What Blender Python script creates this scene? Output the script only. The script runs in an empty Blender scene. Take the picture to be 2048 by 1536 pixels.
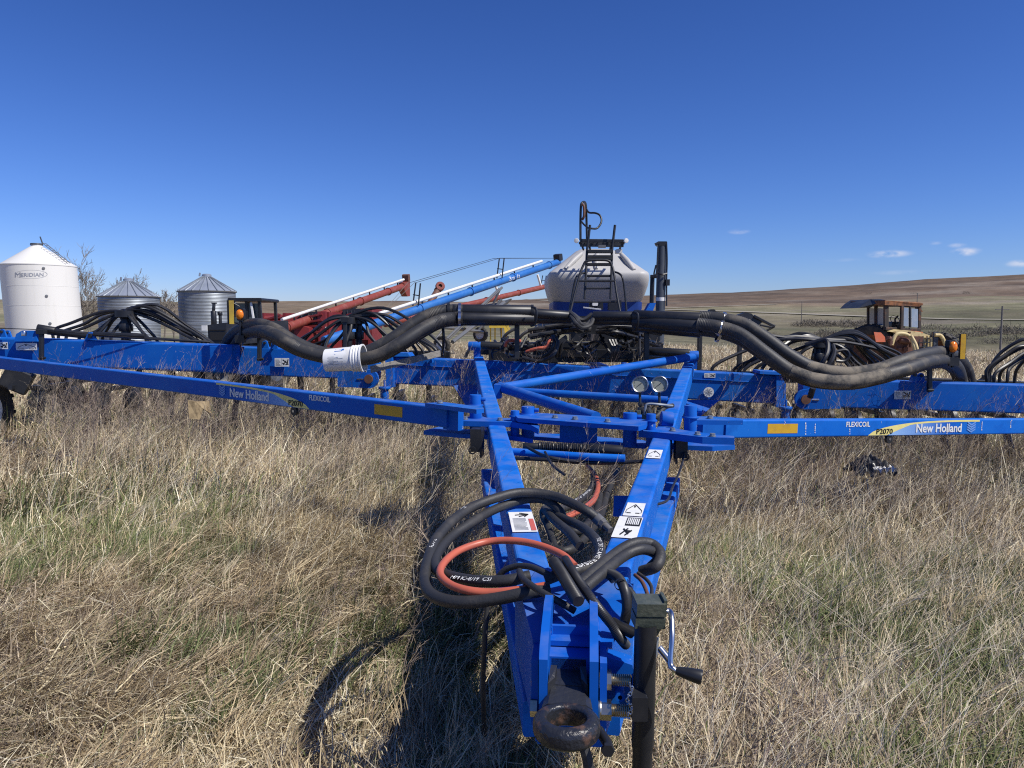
import bpy, bmesh, math, random
import numpy as np
from mathutils import Vector, Matrix, Quaternion

random.seed(7)
rng = np.random.default_rng(11)
SC = bpy.context.scene
COL = SC.collection
R = math.radians

# ------------------------------------------------------------------ camera
F, CX, CY, HC = 1540.0, 1024.0, 768.0, 1.65
PITCH = math.atan((768 - 645) / F)
cam_d = bpy.data.cameras.new("camera")
cam = bpy.data.objects.new("camera", cam_d)
COL.objects.link(cam)
cam.location = (0, 0, HC)
cam.rotation_euler = (math.pi / 2 - PITCH, 0, 0)
cam_d.sensor_width = 36
cam_d.lens = 36 * F / 2048
cam_d.clip_start = 0.05
cam_d.clip_end = 9000
SC.camera = cam

# ------------------------------------------------------------------ sky, sun, exposure
SUN_AZ, SUN_EL = R(62), R(51)      # azimuth: from straight behind the viewer round to the right
SUN = Vector((math.sin(SUN_AZ) * math.cos(SUN_EL), -math.cos(SUN_AZ) * math.cos(SUN_EL), math.sin(SUN_EL)))
world = bpy.data.worlds.new("World")
SC.world = world
world.use_nodes = True
wn, wl = world.node_tree.nodes, world.node_tree.links
wn.clear()
w_out = wn.new("ShaderNodeOutputWorld")
w_bg = wn.new("ShaderNodeBackground")
w_sky = wn.new("ShaderNodeTexSky")
w_sky.sky_type = 'NISHITA'
w_sky.sun_disc = False
w_sky.sun_elevation = SUN_EL
w_sky.sun_rotation = math.atan2(SUN.x, SUN.y)
w_sky.altitude = 600
w_sky.air_density = 1.0
w_sky.dust_density = 0.3
w_sky.ozone_density = 4.0
w_bg.inputs[1].default_value = 0.115
sun_d = bpy.data.lights.new("sun", 'SUN')
sun_d.energy = 5.0
sun_d.angle = R(0.53)
sun_d.color = (1.0, 0.955, 0.88)
sun = bpy.data.objects.new("sun", sun_d)
COL.objects.link(sun)
sun.rotation_euler = SUN.to_track_quat('Z', 'Y').to_euler()
vs = SC.view_settings
vs.view_transform = 'Standard'
vs.look = 'None'
vs.exposure = 0.0
vs.gamma = 1.0
vs.use_curve_mapping = False
SC.render.engine = 'CYCLES'
SC.cycles.use_denoising = False
SC.cycles.use_adaptive_sampling = False
SC.cycles.sample_clamp_indirect = 4.0
SC.cycles.filter_width = 1.15
SC.cycles.max_bounces = 6
SC.cycles.diffuse_bounces = 3
SC.cycles.glossy_bounces = 3
SC.cycles.transmission_bounces = 4
SC.cycles.transparent_max_bounces = 6

# small fair-weather clouds low over the right-hand ridge, part of the sky itself
def pix_dir(px, py):
    u, v = (px - CX) / F, (CY - py) / F
    return Vector((u, math.cos(PITCH) + v * math.sin(PITCH), -math.sin(PITCH) + v * math.cos(PITCH))).normalized()

w_geo = wn.new("ShaderNodeTexCoord")
w_noise = wn.new("ShaderNodeTexNoise")
w_noise.inputs['Scale'].default_value = 55
w_noise.inputs['Detail'].default_value = 5
w_map = wn.new("ShaderNodeMapping")
w_map.inputs['Scale'].default_value = (1, 1, 2.2)
wl.new(w_geo.outputs['Generated'], w_map.inputs['Vector'])
wl.new(w_map.outputs['Vector'], w_noise.inputs['Vector'])
acc = None
for (px, py, wx, wy, amt) in [(1778, 508, 40, 7.5, 1.0), (1932, 503, 24, 8.5, 1.0), (2040, 527, 24, 7, .8), (1478, 463, 22, 6, .45),
                              (1915, 491, 16, 5, .5), (1870, 486, 12, 4, .3), (1800, 545, 60, 5, .2), (1690, 520, 40, 4, .12), (2260, 480, 60, 14, .9),
                              (-300, 420, 60, 12, .6), (2480, 440, 80, 16, .9), (2700, 350, 70, 18, .8)]:
    d = pix_dir(px, py)
    sub = wn.new("ShaderNodeVectorMath"); sub.operation = 'SUBTRACT'
    wl.new(w_geo.outputs['Generated'], sub.inputs[0])
    sub.inputs[1].default_value = d
    # along the horizon and up
    t = Vector((d.y, -d.x, 0)).normalized()
    dot = wn.new("ShaderNodeVectorMath"); dot.operation = 'DOT_PRODUCT'
    wl.new(sub.outputs[0], dot.inputs[0]); dot.inputs[1].default_value = t * (F / wx)
    dot2 = wn.new("ShaderNodeVectorMath"); dot2.operation = 'DOT_PRODUCT'
    wl.new(sub.outputs[0], dot2.inputs[0]); dot2.inputs[1].default_value = Vector((0, 0, F / wy))
    dot3 = wn.new("ShaderNodeVectorMath"); dot3.operation = 'DOT_PRODUCT'
    wl.new(sub.outputs[0], dot3.inputs[0]); dot3.inputs[1].default_value = d * 3
    cmb = wn.new("ShaderNodeCombineXYZ")
    wl.new(dot.outputs['Value'], cmb.inputs[0]); wl.new(dot2.outputs['Value'], cmb.inputs[1]); wl.new(dot3.outputs['Value'], cmb.inputs[2])
    ln = wn.new("ShaderNodeVectorMath"); ln.operation = 'LENGTH'
    wl.new(cmb.outputs[0], ln.inputs[0])
    mr = wn.new("ShaderNodeMapRange"); mr.interpolation_type = 'SMOOTHSTEP'
    mr.inputs['From Min'].default_value = 1.15; mr.inputs['From Max'].default_value = 0.15
    mr.inputs['To Min'].default_value = 0; mr.inputs['To Max'].default_value = amt
    wl.new(ln.outputs['Value'], mr.inputs['Value'])
    if acc is None:
        acc = mr.outputs[0]
    else:
        mx = wn.new("ShaderNodeMath"); mx.operation = 'MAXIMUM'
        wl.new(acc, mx.inputs[0]); wl.new(mr.outputs[0], mx.inputs[1]); acc = mx.outputs[0]
w_nr = wn.new("ShaderNodeMapRange")
w_nr.inputs['From Min'].default_value = 0.38; w_nr.inputs['From Max'].default_value = 0.62
wl.new(w_noise.outputs['Fac'], w_nr.inputs['Value'])
w_mul = wn.new("ShaderNodeMath"); w_mul.operation = 'MULTIPLY'; w_mul.use_clamp = True
w_half = wn.new("ShaderNodeMath"); w_half.operation = 'MULTIPLY'; w_half.inputs[1].default_value = .6
wl.new(acc, w_half.inputs[0]); wl.new(w_half.outputs[0], w_mul.inputs[0]); wl.new(w_nr.outputs[0], w_mul.inputs[1])
w_mix = wn.new("ShaderNodeMix"); w_mix.data_type = 'RGBA'
w_mix.inputs['B'].default_value = (7.6, 7.4, 7.9, 1)
wl.new(w_mul.outputs[0], w_mix.inputs['Factor'])
# deep, dry-air blue: the same contrast curve over the whole dome
w_sep = wn.new("ShaderNodeSeparateColor"); w_cmb = wn.new("ShaderNodeCombineColor")
wl.new(w_sky.outputs[0], w_sep.inputs[0])
for i, (g_, k_) in enumerate(((1.5, .270), (1.36, .371), (1.28, .644))):
    pw = wn.new("ShaderNodeMath"); pw.operation = 'POWER'; pw.inputs[1].default_value = g_
    ml = wn.new("ShaderNodeMath"); ml.operation = 'MULTIPLY'; ml.inputs[1].default_value = k_
    wl.new(w_sep.outputs[i], pw.inputs[0]); wl.new(pw.outputs[0], ml.inputs[0]); wl.new(ml.outputs[0], w_cmb.inputs[i])
wl.new(w_cmb.outputs[0], w_mix.inputs['A'])
wl.new(w_mix.outputs['Result'], w_bg.inputs[0])
wl.new(w_bg.outputs[0], w_out.inputs[0])

# ------------------------------------------------------------------ geometry helpers
ZV = Vector((0, 0, 1))

def W(px, py, d):
    """the point seen at photo pixel (px, py) at d metres along the lens axis"""
    u, v = (px - CX) / F, (CY - py) / F
    return Vector((u * d, d * (math.cos(PITCH) + v * math.sin(PITCH)), HC + d * (-math.sin(PITCH) + v * math.cos(PITCH))))

def WZ(px, py, z):
    """the point seen at (px, py) lying at height z"""
    v = (CY - py) / F
    return W(px, py, (z - HC) / (-math.sin(PITCH) + v * math.cos(PITCH)))

def spline(pts, n=8):
    pts = [Vector(p) for p in pts]
    if len(pts) < 3:
        return pts
    P = [pts[0] * 2 - pts[1]] + pts + [pts[-1] * 2 - pts[-2]]
    out = []
    for i in range(1, len(P) - 2):
        for k in range(n):
            t = k / n
            a, b, c, d = P[i - 1], P[i], P[i + 1], P[i + 2]
            out.append(0.5 * ((2 * b) + (c - a) * t + (2 * a - 5 * b + 4 * c - d) * t * t + (3 * b - a - 3 * c + d) * t ** 3))
    out.append(pts[-1])
    return out

class MB:
    def __init__(s):
        s.v, s.f, s.sm = [], [], []
    def add(s, verts, faces, smooth=False):
        o = len(s.v)
        s.v += [tuple(v) for v in verts]
        s.f += [tuple(i + o for i in f) for f in faces]
        s.sm += [smooth] * len(faces)
        return s
    def sweep(s, pts, profs, smooth=True, caps=True, up=None, smooth_caps=False):
        """profs: list of (x,y) rings, one per point (or one ring for all)"""
        pts = [Vector(p) for p in pts]
        n = len(pts)
        if not isinstance(profs[0][0], (tuple, list)):
            profs = [profs] * n
        m = len(profs[0])
        t0 = (pts[1] - pts[0]).normalized()
        ref = Vector(up) if up is not None else (ZV if abs(t0.z) < .9 else Vector((0, 1, 0)))
        x = t0.cross(ref).normalized()
        verts = []
        prev = t0
        for i in range(n):
            a = pts[max(i - 1, 0)]; b = pts[min(i + 1, n - 1)]
            t = (b - a)
            t = t.normalized() if t.length > 1e-9 else prev
            q = prev.rotation_difference(t)
            x = (q @ x)
            x = (x - t * x.dot(t)).normalized()
            y = x.cross(t)
            prev = t
            for (px, py) in profs[i]:
                verts.append(pts[i] + x * px + y * py)
        faces = []
        for i in range(n - 1):
            for k in range(m):
                k2 = (k + 1) % m
                faces.append((i * m + k, i * m + k2, (i + 1) * m + k2, (i + 1) * m + k))
        s.add(verts, faces, smooth)
        if caps:
            o = len(s.v) - len(verts)
            s.f.append(tuple(o + k for k in reversed(range(m)))); s.sm.append(False)
            s.f.append(tuple(o + (n - 1) * m + k for k in range(m))); s.sm.append(False)
        return s
    def tube(s, pts, r, n=8, sub=6, caps=True):
        """round tube through pts; r a number or one per control point"""
        P = spline(pts, sub) if len(pts) > 2 else [Vector(p) for p in pts]
        if isinstance(r, (list, tuple)):
            rr = np.interp(np.linspace(0, len(r) - 1, len(P)), range(len(r)), r)
        else:
            rr = [r] * len(P)
        profs = [[(q * math.cos(2 * math.pi * k / n), q * math.sin(2 * math.pi * k / n)) for k in range(n)] for q in rr]
        return s.sweep(P, profs, True, caps)
    def bar(s, A, B, w, h, r=.008, seg=2, up=ZV):
        """straight bar with rounded corners; w across, h along up"""
        ring = []
        r = min(r, w * .45, h * .45)
        for (cx, cy, a0) in ((w / 2 - r, h / 2 - r, 0), (-w / 2 + r, h / 2 - r, 90), (-w / 2 + r, -h / 2 + r, 180), (w / 2 - r, -h / 2 + r, 270)):
            for k in range(seg + 1):
                a = R(a0 + 90 * k / seg)
                ring.append((cx + r * math.cos(a), cy + r * math.sin(a)))
        return s.sweep([A, B], ring, False, True, up)
    def box(s, c, sx, sy, sz, X=Vector((1, 0, 0)), Y=Vector((0, 1, 0)), Z=ZV, bev=0.0):
        c = Vector(c); X, Y, Z = Vector(X), Vector(Y), Vector(Z)
        if bev > 0:
            return s.bar(c - Y * sy / 2, c + Y * sy / 2, sx, sz, bev, 2, Z)
        vs_ = [c + X * (i * sx / 2) + Y * (j * sy / 2) + Z * (k * sz / 2) for k in (-1, 1) for j in (-1, 1) for i in (-1, 1)]
        return s.add(vs_, [(0, 2, 3, 1), (4, 5, 7, 6), (0, 1, 5, 4), (2, 6, 7, 3), (0, 4, 6, 2), (1, 3, 7, 5)])
    def prism(s, poly, vec, smooth=False):
        poly = [Vector(p) for p in poly]; vec = Vector(vec); n = len(poly)
        verts = poly + [p + vec for p in poly]
        nrm = Vector((0, 0, 0))
        for i in range(n):
            nrm += poly[i].cross(poly[(i + 1) % n])
        flip = nrm.dot(vec) > 0
        fs = [tuple(range(n)), tuple(range(2 * n - 1, n - 1, -1))] + [(i, i + n, (i + 1) % n + n, (i + 1) % n) for i in range(n)]
        if flip:
            fs = [tuple(reversed(f)) for f in fs]
        return s.add(verts, fs, smooth)
    def lathe(s, prof, c, axis=ZV, n=24, smooth=True, start=0.0, end=2 * math.pi):
        """prof: (r, h) pairs along the axis"""
        c = Vector(c); a = Vector(axis).normalized()
        x = a.orthogonal().normalized() if abs(a.z) < .99 else Vector((1, 0, 0))
        y = a.cross(x)
        full = abs(end - start - 2 * math.pi) < 1e-6
        m = n if full else n + 1
        verts = []
        for (r, h) in prof:
            for k in range(m):
                t = start + (end - start) * k / n
                verts.append(c + a * h + (x * math.cos(t) + y * math.sin(t)) * r)
        faces = []
        for i in range(len(prof) - 1):
            for k in range(n):
                k2 = (k + 1) % m
                faces.append((i * m + k, i * m + k2, (i + 1) * m + k2, (i + 1) * m + k))
        s.add(verts, faces, smooth)
        return s
    def cyl(s, A, B, r, n=16):
        A, B = Vector(A), Vector(B)
        h = (B - A).length
        return s.lathe([(1e-4, 0), (r * .96, 0), (r, min(.004, r * .1)), (r, h - min(.004, r * .1)), (r * .96, h), (1e-4, h)], A, B - A, n, False if n < 9 else True)
    def build(s, name, mat, parent=None):
        me = bpy.data.meshes.new(name)
        o = bpy.data.objects.new(name, me)
        off = Vector((0, 0, 0))
        if parent is not None:
            o.parent = parent
            p = parent
            while p is not None:
                off += p.location; p = p.parent
        me.from_pydata([(v[0] - off.x, v[1] - off.y, v[2] - off.z) for v in s.v], [], s.f)
        me.polygons.foreach_set("use_smooth", s.sm)
        me.materials.append(mat)
        me.update()
        if any(s.sm):
            me.set_sharp_from_angle(angle=R(42))
        COL.objects.link(o)
        return o

def tag(o, label=None, cat=None, group=None, kind=None):
    if label: o["label"] = label
    if cat: o["category"] = cat
    if group: o["group"] = group
    if kind: o["kind"] = kind
    return o

def thing(name, loc, label, cat, group=None):
    o = bpy.data.objects.new(name, None)
    o.empty_display_size = .2
    o.location = loc
    COL.objects.link(o)
    return tag(o, label, cat, group)

def copy_tree(o, parent=None):
    c = o.copy(); COL.objects.link(c); c.parent = parent
    for ch in list(o.children):
        copy_tree(ch, c)
    return c

def np_mesh(name, verts, quads, tris, mat, cols=None, parent=None, smooth=False):
    """fast mesh from arrays; quads (n,4), tris (n,3)"""
    me = bpy.data.meshes.new(name)
    nq, nt = len(quads), len(tris)
    me.vertices.add(len(verts))
    me.vertices.foreach_set("co", np.ascontiguousarray(verts, dtype=np.float32).ravel())
    me.loops.add(nq * 4 + nt * 3)
    idx = np.concatenate([np.asarray(quads, dtype=np.int32).ravel(), np.asarray(tris, dtype=np.int32).ravel()])
    me.loops.foreach_set("vertex_index", idx)
    me.polygons.add(nq + nt)
    st = np.concatenate([np.arange(nq) * 4, nq * 4 + np.arange(nt) * 3]).astype(np.int32)
    me.polygons.foreach_set("loop_start", st)
    me.update(calc_edges=True)
    if smooth:
        me.polygons.foreach_set("use_smooth", np.ones(nq + nt, dtype=bool))
    if cols is not None:
        ca = me.color_attributes.new("Col", 'FLOAT_COLOR', 'POINT')
        c4 = np.ones((len(verts), 4), dtype=np.float32); c4[:, :3] = cols
        ca.data.foreach_set("color", c4.ravel())
    me.materials.append(mat)
    o = bpy.data.objects.new(name, me)
    if parent is not None:
        o.parent = parent
    COL.objects.link(o)
    return o

# ------------------------------------------------------------------ materials
def new_mat(name):
    m = bpy.data.materials.new(name); m.use_nodes = True
    nt = m.node_tree; b = nt.nodes["Principled BSDF"]
    return m, nt, b

def mat(name, col, rough=.5, metal=0.0, col2=None, scale=6.0, lo=.45, hi=.7, bump=0.0, bscale=40.0, spec=.5, rough2=None, coat=0.0, stretch=(1, 1, 1)):
    m, nt, b = new_mat(name)
    b.inputs['Base Color'].default_value = (*col, 1)
    b.inputs['Roughness'].default_value = rough
    b.inputs['Metallic'].default_value = metal
    b.inputs['Specular IOR Level'].default_value = spec
    b.inputs['Coat Weight'].default_value = coat
    b.inputs['Coat Roughness'].default_value = .15
    tc = nt.nodes.new("ShaderNodeTexCoord")
    mp = nt.nodes.new("ShaderNodeMapping"); mp.inputs['Scale'].default_value = stretch
    nt.links.new(tc.outputs['Object'], mp.inputs['Vector'])
    if col2 is not None:
        n1 = nt.nodes.new("ShaderNodeTexNoise")
        n1.inputs['Scale'].default_value = scale; n1.inputs['Detail'].default_value = 8; n1.inputs['Roughness'].default_value = .62
        nt.links.new(mp.outputs[0], n1.inputs['Vector'])
        mr = nt.nodes.new("ShaderNodeMapRange")
        mr.inputs['From Min'].default_value = lo; mr.inputs['From Max'].default_value = hi
        nt.links.new(n1.outputs['Fac'], mr.inputs['Value'])
        mx = nt.nodes.new("ShaderNodeMix"); mx.data_type = 'RGBA'
        mx.inputs['A'].default_value = (*col, 1); mx.inputs['B'].default_value = (*col2, 1)
        nt.links.new(mr.outputs[0], mx.inputs['Factor'])
        nt.links.new(mx.outputs['Result'], b.inputs['Base Color'])
        if rough2 is not None:
            r2 = nt.nodes.new("ShaderNodeMapRange")
            r2.inputs['To Min'].default_value = rough; r2.inputs['To Max'].default_value = rough2
            nt.links.new(mr.outputs[0], r2.inputs['Value']); nt.links.new(r2.outputs[0], b.inputs['Roughness'])
    if bump > 0:
        n2 = nt.nodes.new("ShaderNodeTexNoise"); n2.inputs['Scale'].default_value = bscale; n2.inputs['Detail'].default_value = 4
        nt.links.new(mp.outputs[0], n2.inputs['Vector'])
        bp = nt.nodes.new("ShaderNodeBump"); bp.inputs['Strength'].default_value = bump; bp.inputs['Distance'].default_value = .01
        nt.links.new(n2.outputs['Fac'], bp.inputs['Height']); nt.links.new(bp.outputs[0], b.inputs['Normal'])
    return m

def vcol_mat(name, rough=.9, trans=0.0, noise=0.0, nscale=3.0):
    m, nt, b = new_mat(name)
    a = nt.nodes.new("ShaderNodeAttribute"); a.attribute_name = "Col"
    b.inputs['Roughness'].default_value = rough
    b.inputs['Specular IOR Level'].default_value = .2
    src = a.outputs['Color']
    if noise > 0:
        tc = nt.nodes.new("ShaderNodeTexCoord")
        n1 = nt.nodes.new("ShaderNodeTexNoise"); n1.inputs['Scale'].default_value = nscale; n1.inputs['Detail'].default_value = 9
        nt.links.new(tc.outputs['Object'], n1.inputs['Vector'])
        mr = nt.nodes.new("ShaderNodeMapRange"); mr.inputs['From Min'].default_value = .3; mr.inputs['From Max'].default_value = .7
        mr.inputs['To Min'].default_value = 1 - noise; mr.inputs['To Max'].default_value = 1 + noise
        nt.links.new(n1.outputs['Fac'], mr.inputs['Value'])
        vm = nt.nodes.new("ShaderNodeVectorMath"); vm.operation = 'SCALE'
        nt.links.new(src, vm.inputs[0]); nt.links.new(mr.outputs[0], vm.inputs['Scale'])
        src = vm.outputs[0]
    for (sc_, am_) in ((.055, .30), (.014, .22)) if noise > 0 else ():      # furrows, stubble and scrub mottling far off
        n1 = nt.nodes.new("ShaderNodeTexNoise"); n1.inputs['Scale'].default_value = sc_; n1.inputs['Detail'].default_value = 10; n1.inputs['Roughness'].default_value = .72
        nt.links.new(tc.outputs['Object'], n1.inputs['Vector'])
        mr = nt.nodes.new("ShaderNodeMapRange"); mr.inputs['From Min'].default_value = .32; mr.inputs['From Max'].default_value = .68
        mr.inputs['To Min'].default_value = 1 - am_; mr.inputs['To Max'].default_value = 1 + am_
        nt.links.new(n1.outputs['Fac'], mr.inputs['Value'])
        vm = nt.nodes.new("ShaderNodeVectorMath"); vm.operation = 'SCALE'
        nt.links.new(src, vm.inputs[0]); nt.links.new(mr.outputs[0], vm.inputs['Scale']); src = vm.outputs[0]
    nt.links.new(src, b.inputs['Base Color'])
    if trans > 0:
        tr = nt.nodes.new("ShaderNodeBsdfTranslucent"); nt.links.new(src, tr.inputs['Color'])
        ms = nt.nodes.new("ShaderNodeMixShader"); ms.inputs[0].default_value = trans
        out = nt.nodes["Material Output"]
        nt.links.new(b.outputs[0], ms.inputs[1]); nt.links.new(tr.outputs[0], ms.inputs[2]); nt.links.new(ms.outputs[0], out.inputs['Surface'])
    return m

M = {}
def blue_paint(name, base, fade, rough, spec, scuff):
    m, nt, b = new_mat(name)
    tc = nt.nodes.new("ShaderNodeTexCoord"); geo = nt.nodes.new("ShaderNodeNewGeometry")
    def nz(scale, lo, hi, amt, detail=6):
        n = nt.nodes.new("ShaderNodeTexNoise"); n.inputs['Scale'].default_value = scale; n.inputs['Detail'].default_value = detail; n.inputs['Roughness'].default_value = .6
        nt.links.new(tc.outputs['Object'], n.inputs['Vector'])
        r = nt.nodes.new("ShaderNodeMapRange"); r.inputs['From Min'].default_value = lo; r.inputs['From Max'].default_value = hi; r.inputs['To Max'].default_value = amt
        nt.links.new(n.outputs['Fac'], r.inputs['Value']); return r.outputs[0]
    def mix(a, col, fac):
        x = nt.nodes.new("ShaderNodeMix"); x.data_type = 'RGBA'; x.inputs['B'].default_value = (*col, 1)
        if isinstance(a, tuple): x.inputs['A'].default_value = (*a, 1)
        else: nt.links.new(a, x.inputs['A'])
        nt.links.new(fac, x.inputs['Factor']); return x.outputs['Result']
    c = mix(base, fade, nz(1.7, .42, .72, .75))
    c = mix(c, (.0035, .07, .36), nz(5.5, .52, .70, .55))
    # dust lying on upward faces
    sp = nt.nodes.new("ShaderNodeSeparateXYZ"); nt.links.new(geo.outputs['Normal'], sp.inputs[0])
    r = nt.nodes.new("ShaderNodeMapRange"); r.inputs['From Min'].default_value = .5; r.inputs['From Max'].default_value = 1.0; nt.links.new(sp.outputs['Z'], r.inputs['Value'])
    ml = nt.nodes.new("ShaderNodeMath"); ml.operation = 'MULTIPLY'; nt.links.new(r.outputs[0], ml.inputs[0]); nt.links.new(nz(7, .42, .72, .26, 9), ml.inputs[1])
    c = mix(c, (.34, .31, .26), ml.outputs[0])
    c = mix(c, (.42, .48, .58), nz(23, .70, .735, scuff, 3))
    c = mix(c, (.07, .045, .035), nz(47, .735, .76, scuff, 2))
    nt.links.new(c, b.inputs['Base Color'])
    b.inputs['Roughness'].default_value = rough; b.inputs['Specular IOR Level'].default_value = spec
    return m
M['blue'] = blue_paint('blue_paint', (.0035, .105, .49), (.014, .150, .50), .55, .2, .7)
M['blue_worn'] = blue_paint('worn_blue_paint', (.0035, .130, .57), (.018, .180, .58), .56, .15, .9)
M['cart_blue'] = mat('cart_blue_paint', (.004, .032, .20), .45, 0, (.008, .045, .23), 3)
M['auger_blue'] = mat('auger_blue_paint', (.018, .135, .44), .45, 0, (.05, .19, .47), 2)
M['black'] = mat('black_paint', (.016, .017, .02), .42, 0, (.035, .034, .034), 7, .5, .75)
M['rubber'] = mat('hose_rubber', (.030, .030, .031), .55, 0, (.075, .068, .06), 5, .52, .78, .15, 120, rough2=.8)
M['bighose'] = mat('thick_hose_rubber', (.034, .034, .035), .55, 0, (.17, .145, .11), 4.5, .50, .82, .12, 60, rough2=.8)
M['mudhose'] = mat('muddy_hose_rubber', (.20, .17, .125), .8, 0, (.045, .043, .04), 7, .44, .60, .2, 60)
M['smallhose'] = mat('small_hose_rubber', (.02, .02, .021), .38, 0, (.05, .047, .045), 4, .5, .75)
M['conduit'] = mat('corrugated_conduit', (.022, .022, .024), .4, 0, (.04, .04, .04), 8)
M['orange_hose'] = mat('orange_hose_rubber', (.53, .125, .068), .42, 0, (.42, .11, .07), 14, .5, .75)
M['tyre'] = mat('tyre_rubber', (.028, .027, .026), .8, 0, (.10, .085, .065), 7, .45, .75, .3, 60)
M['rim'] = mat('white_rim_paint', (.68, .66, .60), .5, 0, (.42, .34, .24), 8, .5, .75)
M['cast'] = mat('black_cast_iron', (.022, .024, .030), .30, 0, (.10, .055, .038), 16, .54, .64, .5, 70, rough2=.6)
M['castblack'] = mat('black_painted_casting', (.026, .028, .034), .34, 0, (.05, .04, .036), 14, .58, .68, .4, 70, rough2=.55)
M['zinc'] = mat('zinc_plate', (.55, .50, .40), .32, 1, (.45, .36, .22), 20)
M['gear'] = mat('olive_zinc_cast', (.115, .135, .105), .42, .5, (.2, .21, .16), 25, .5, .7, .2, 90)
M['chrome'] = mat('bright_steel', (.62, .63, .65), .28, 1, (.40, .40, .40), 18)
M['galv'] = mat('galvanised_steel', (.27, .30, .335), .5, .4, (.19, .215, .24), 1.3, .4, .7, spec=.5)
M['galvroof'] = mat('galvanised_roof_steel', (.42, .46, .52), .42, .5, (.34, .38, .43), 1.0, .4, .7)
M['whitebin'] = mat('white_bin_paint', (.75, .735, .68), .42, 0, (.66, .64, .57), 2.2, .55, .85, stretch=(1, 1, .10))
M['white'] = mat('white_paint', (.78, .78, .75), .5, 0, (.66, .64, .58), 5)
M['pail'] = mat('white_pail_plastic', (.80, .80, .78), .42, 0, (.60, .58, .53), 7, .5, .8)
M['decal_white'] = mat('white_decal', (.78, .78, .76), .55, 0, (.62, .62, .6), 25, .5, .8)
M['decal_black'] = mat('black_print', (.012, .012, .013), .6)
M['decal_red'] = mat('red_print', (.55, .12, .10), .6)
M['decal_yellow'] = mat('yellow_decal', (.83, .72, .25), .5, 0, (.72, .60, .2), 10)
M['decal_blue'] = mat('pale_blue_decal', (.16, .34, .72), .5, 0, (.12, .26, .62), 5)
M['decal_grey'] = mat('grey_print', (.30, .32, .36), .6)
M['amber_tape'] = mat('amber_reflective_tape', (.62, .36, .018), .5, 0, (.48, .28, .03), 15)
M['amber'] = mat('amber_lens', (.95, .30, .02), .25, 0, (.70, .14, .01), 90, .4, .6)
M['yellow'] = mat('yellow_paint', (.72, .50, .06), .5, 0, (.45, .30, .06), 5)
M['gauge_face'] = mat('gauge_dial', (.33, .33, .25), .4, 0, (.27, .27, .20), 12)
M['tank'] = mat('grey_tank_plastic', (.48, .47, .455), .5, 0, (.40, .395, .385), 1.6, .4, .75, stretch=(1, 1, .35))
M['auger_red'] = mat('faded_red_paint', (.235, .045, .03), .55, 0, (.29, .11, .08), 4, .5, .75)
M['red'] = mat('red_machine_paint', (.19, .020, .022), .5, 0, (.26, .05, .045), 4, .5, .8)
M['brown'] = mat('rusty_auger_steel', (.12, .055, .04), .7, 0, (.22, .10, .06), 6)
M['rust'] = mat('rust_and_old_orange', (.26, .10, .035), .75, 0, (.10, .045, .022), 7, .42, .6)
M['darkrust'] = mat('charred_rusty_steel', (.045, .036, .030), .7, 0, (.16, .07, .035), 5, .5, .66)
M['orange'] = mat('faded_orange_paint', (.72, .17, .07), .6, 0, (.58, .20, .12), 9)
M['cream'] = mat('cream_yellow_paint', (.66, .53, .26), .6, 0, (.40, .27, .10), 8, .5, .7)
M['darkgrey'] = mat('dark_grey_paint', (.055, .065, .08), .45, 0, (.09, .095, .10), 4)
M['steelgrey'] = mat('grey_frame_steel', (.15, .16, .17), .5, .3, (.2, .18, .16), 5)
M['board'] = mat('weathered_grey_board', (.30, .28, .25), .7, 0, (.17, .155, .14), 18, .45, .65, .3, 60, stretch=(1, 1, 6))
M['bark'] = mat('grey_bark', (.145, .125, .105), .9, 0, (.235, .205, .17), 5)
M['twig'] = mat('pale_twigs', (.27, .235, .19), .9, 0, (.17, .145, .12), 2)
M['brush'] = mat('dark_leafless_brush', (.062, .055, .042), .9, 0, (.12, .105, .08), .5)
M['evergreen'] = mat('dark_far_trees', (.035, .042, .026), .9, 0, (.07, .065, .05), .2)
M['pole'] = mat('weathered_pole_wood', (.20, .18, .16), .9, 0, (.13, .12, .10), 4)
M['road'] = mat('pale_gravel_road', (.32, .29, .225), .95, 0, (.25, .225, .175), .15)
M['plastic_black'] = mat('black_plastic_sheet', (.014, .014, .016), .35, 0, (.03, .03, .03), 9, .5, .7, .6, 14)
M['plastic_white'] = mat('white_plastic_sheet', (.8, .79, .76), .5, 0, (.62, .6, .56), 12, .5, .7, .5, 20)
M['tan'] = mat('sun_bleached_carton', (.36, .27, .15), .9, 0, (.20, .145, .08), 18, .45, .65)
M['glass'] = mat('dusty_cab_glass', (.22, .27, .33), .12, 0, (.30, .33, .36), 3)
M['glass_dark'] = mat('dark_cab_glass', (.06, .085, .09), .12, 0, (.10, .13, .13), 3)
M['print'] = vcol_mat('graduated_print', .5)
M['grass'] = vcol_mat('dry_grass_blades', .7, .10)
M['weed'] = vcol_mat('dry_weed_stems', .85)
M['ground'] = vcol_mat('prairie_ground', .95, 0, .28, .9)

# ------------------------------------------------------------------ value noise
_tab = rng.random((256, 256))
def vnoise(x, y, s=1.0, ox=0.0):
    x = np.asarray(x, float) * s + 1000.3 + ox; y = np.asarray(y, float) * s + 1000.7 + ox * 1.7
    xi, yi = np.floor(x).astype(int), np.floor(y).astype(int)
    fx, fy = x - xi, y - yi
    fx, fy = fx * fx * (3 - 2 * fx), fy * fy * (3 - 2 * fy)
    g = lambda a, b: _tab[a % 256, b % 256]
    return (g(xi, yi) * (1 - fx) + g(xi + 1, yi) * fx) * (1 - fy) + (g(xi, yi + 1) * (1 - fx) + g(xi + 1, yi + 1) * fx) * fy

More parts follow.
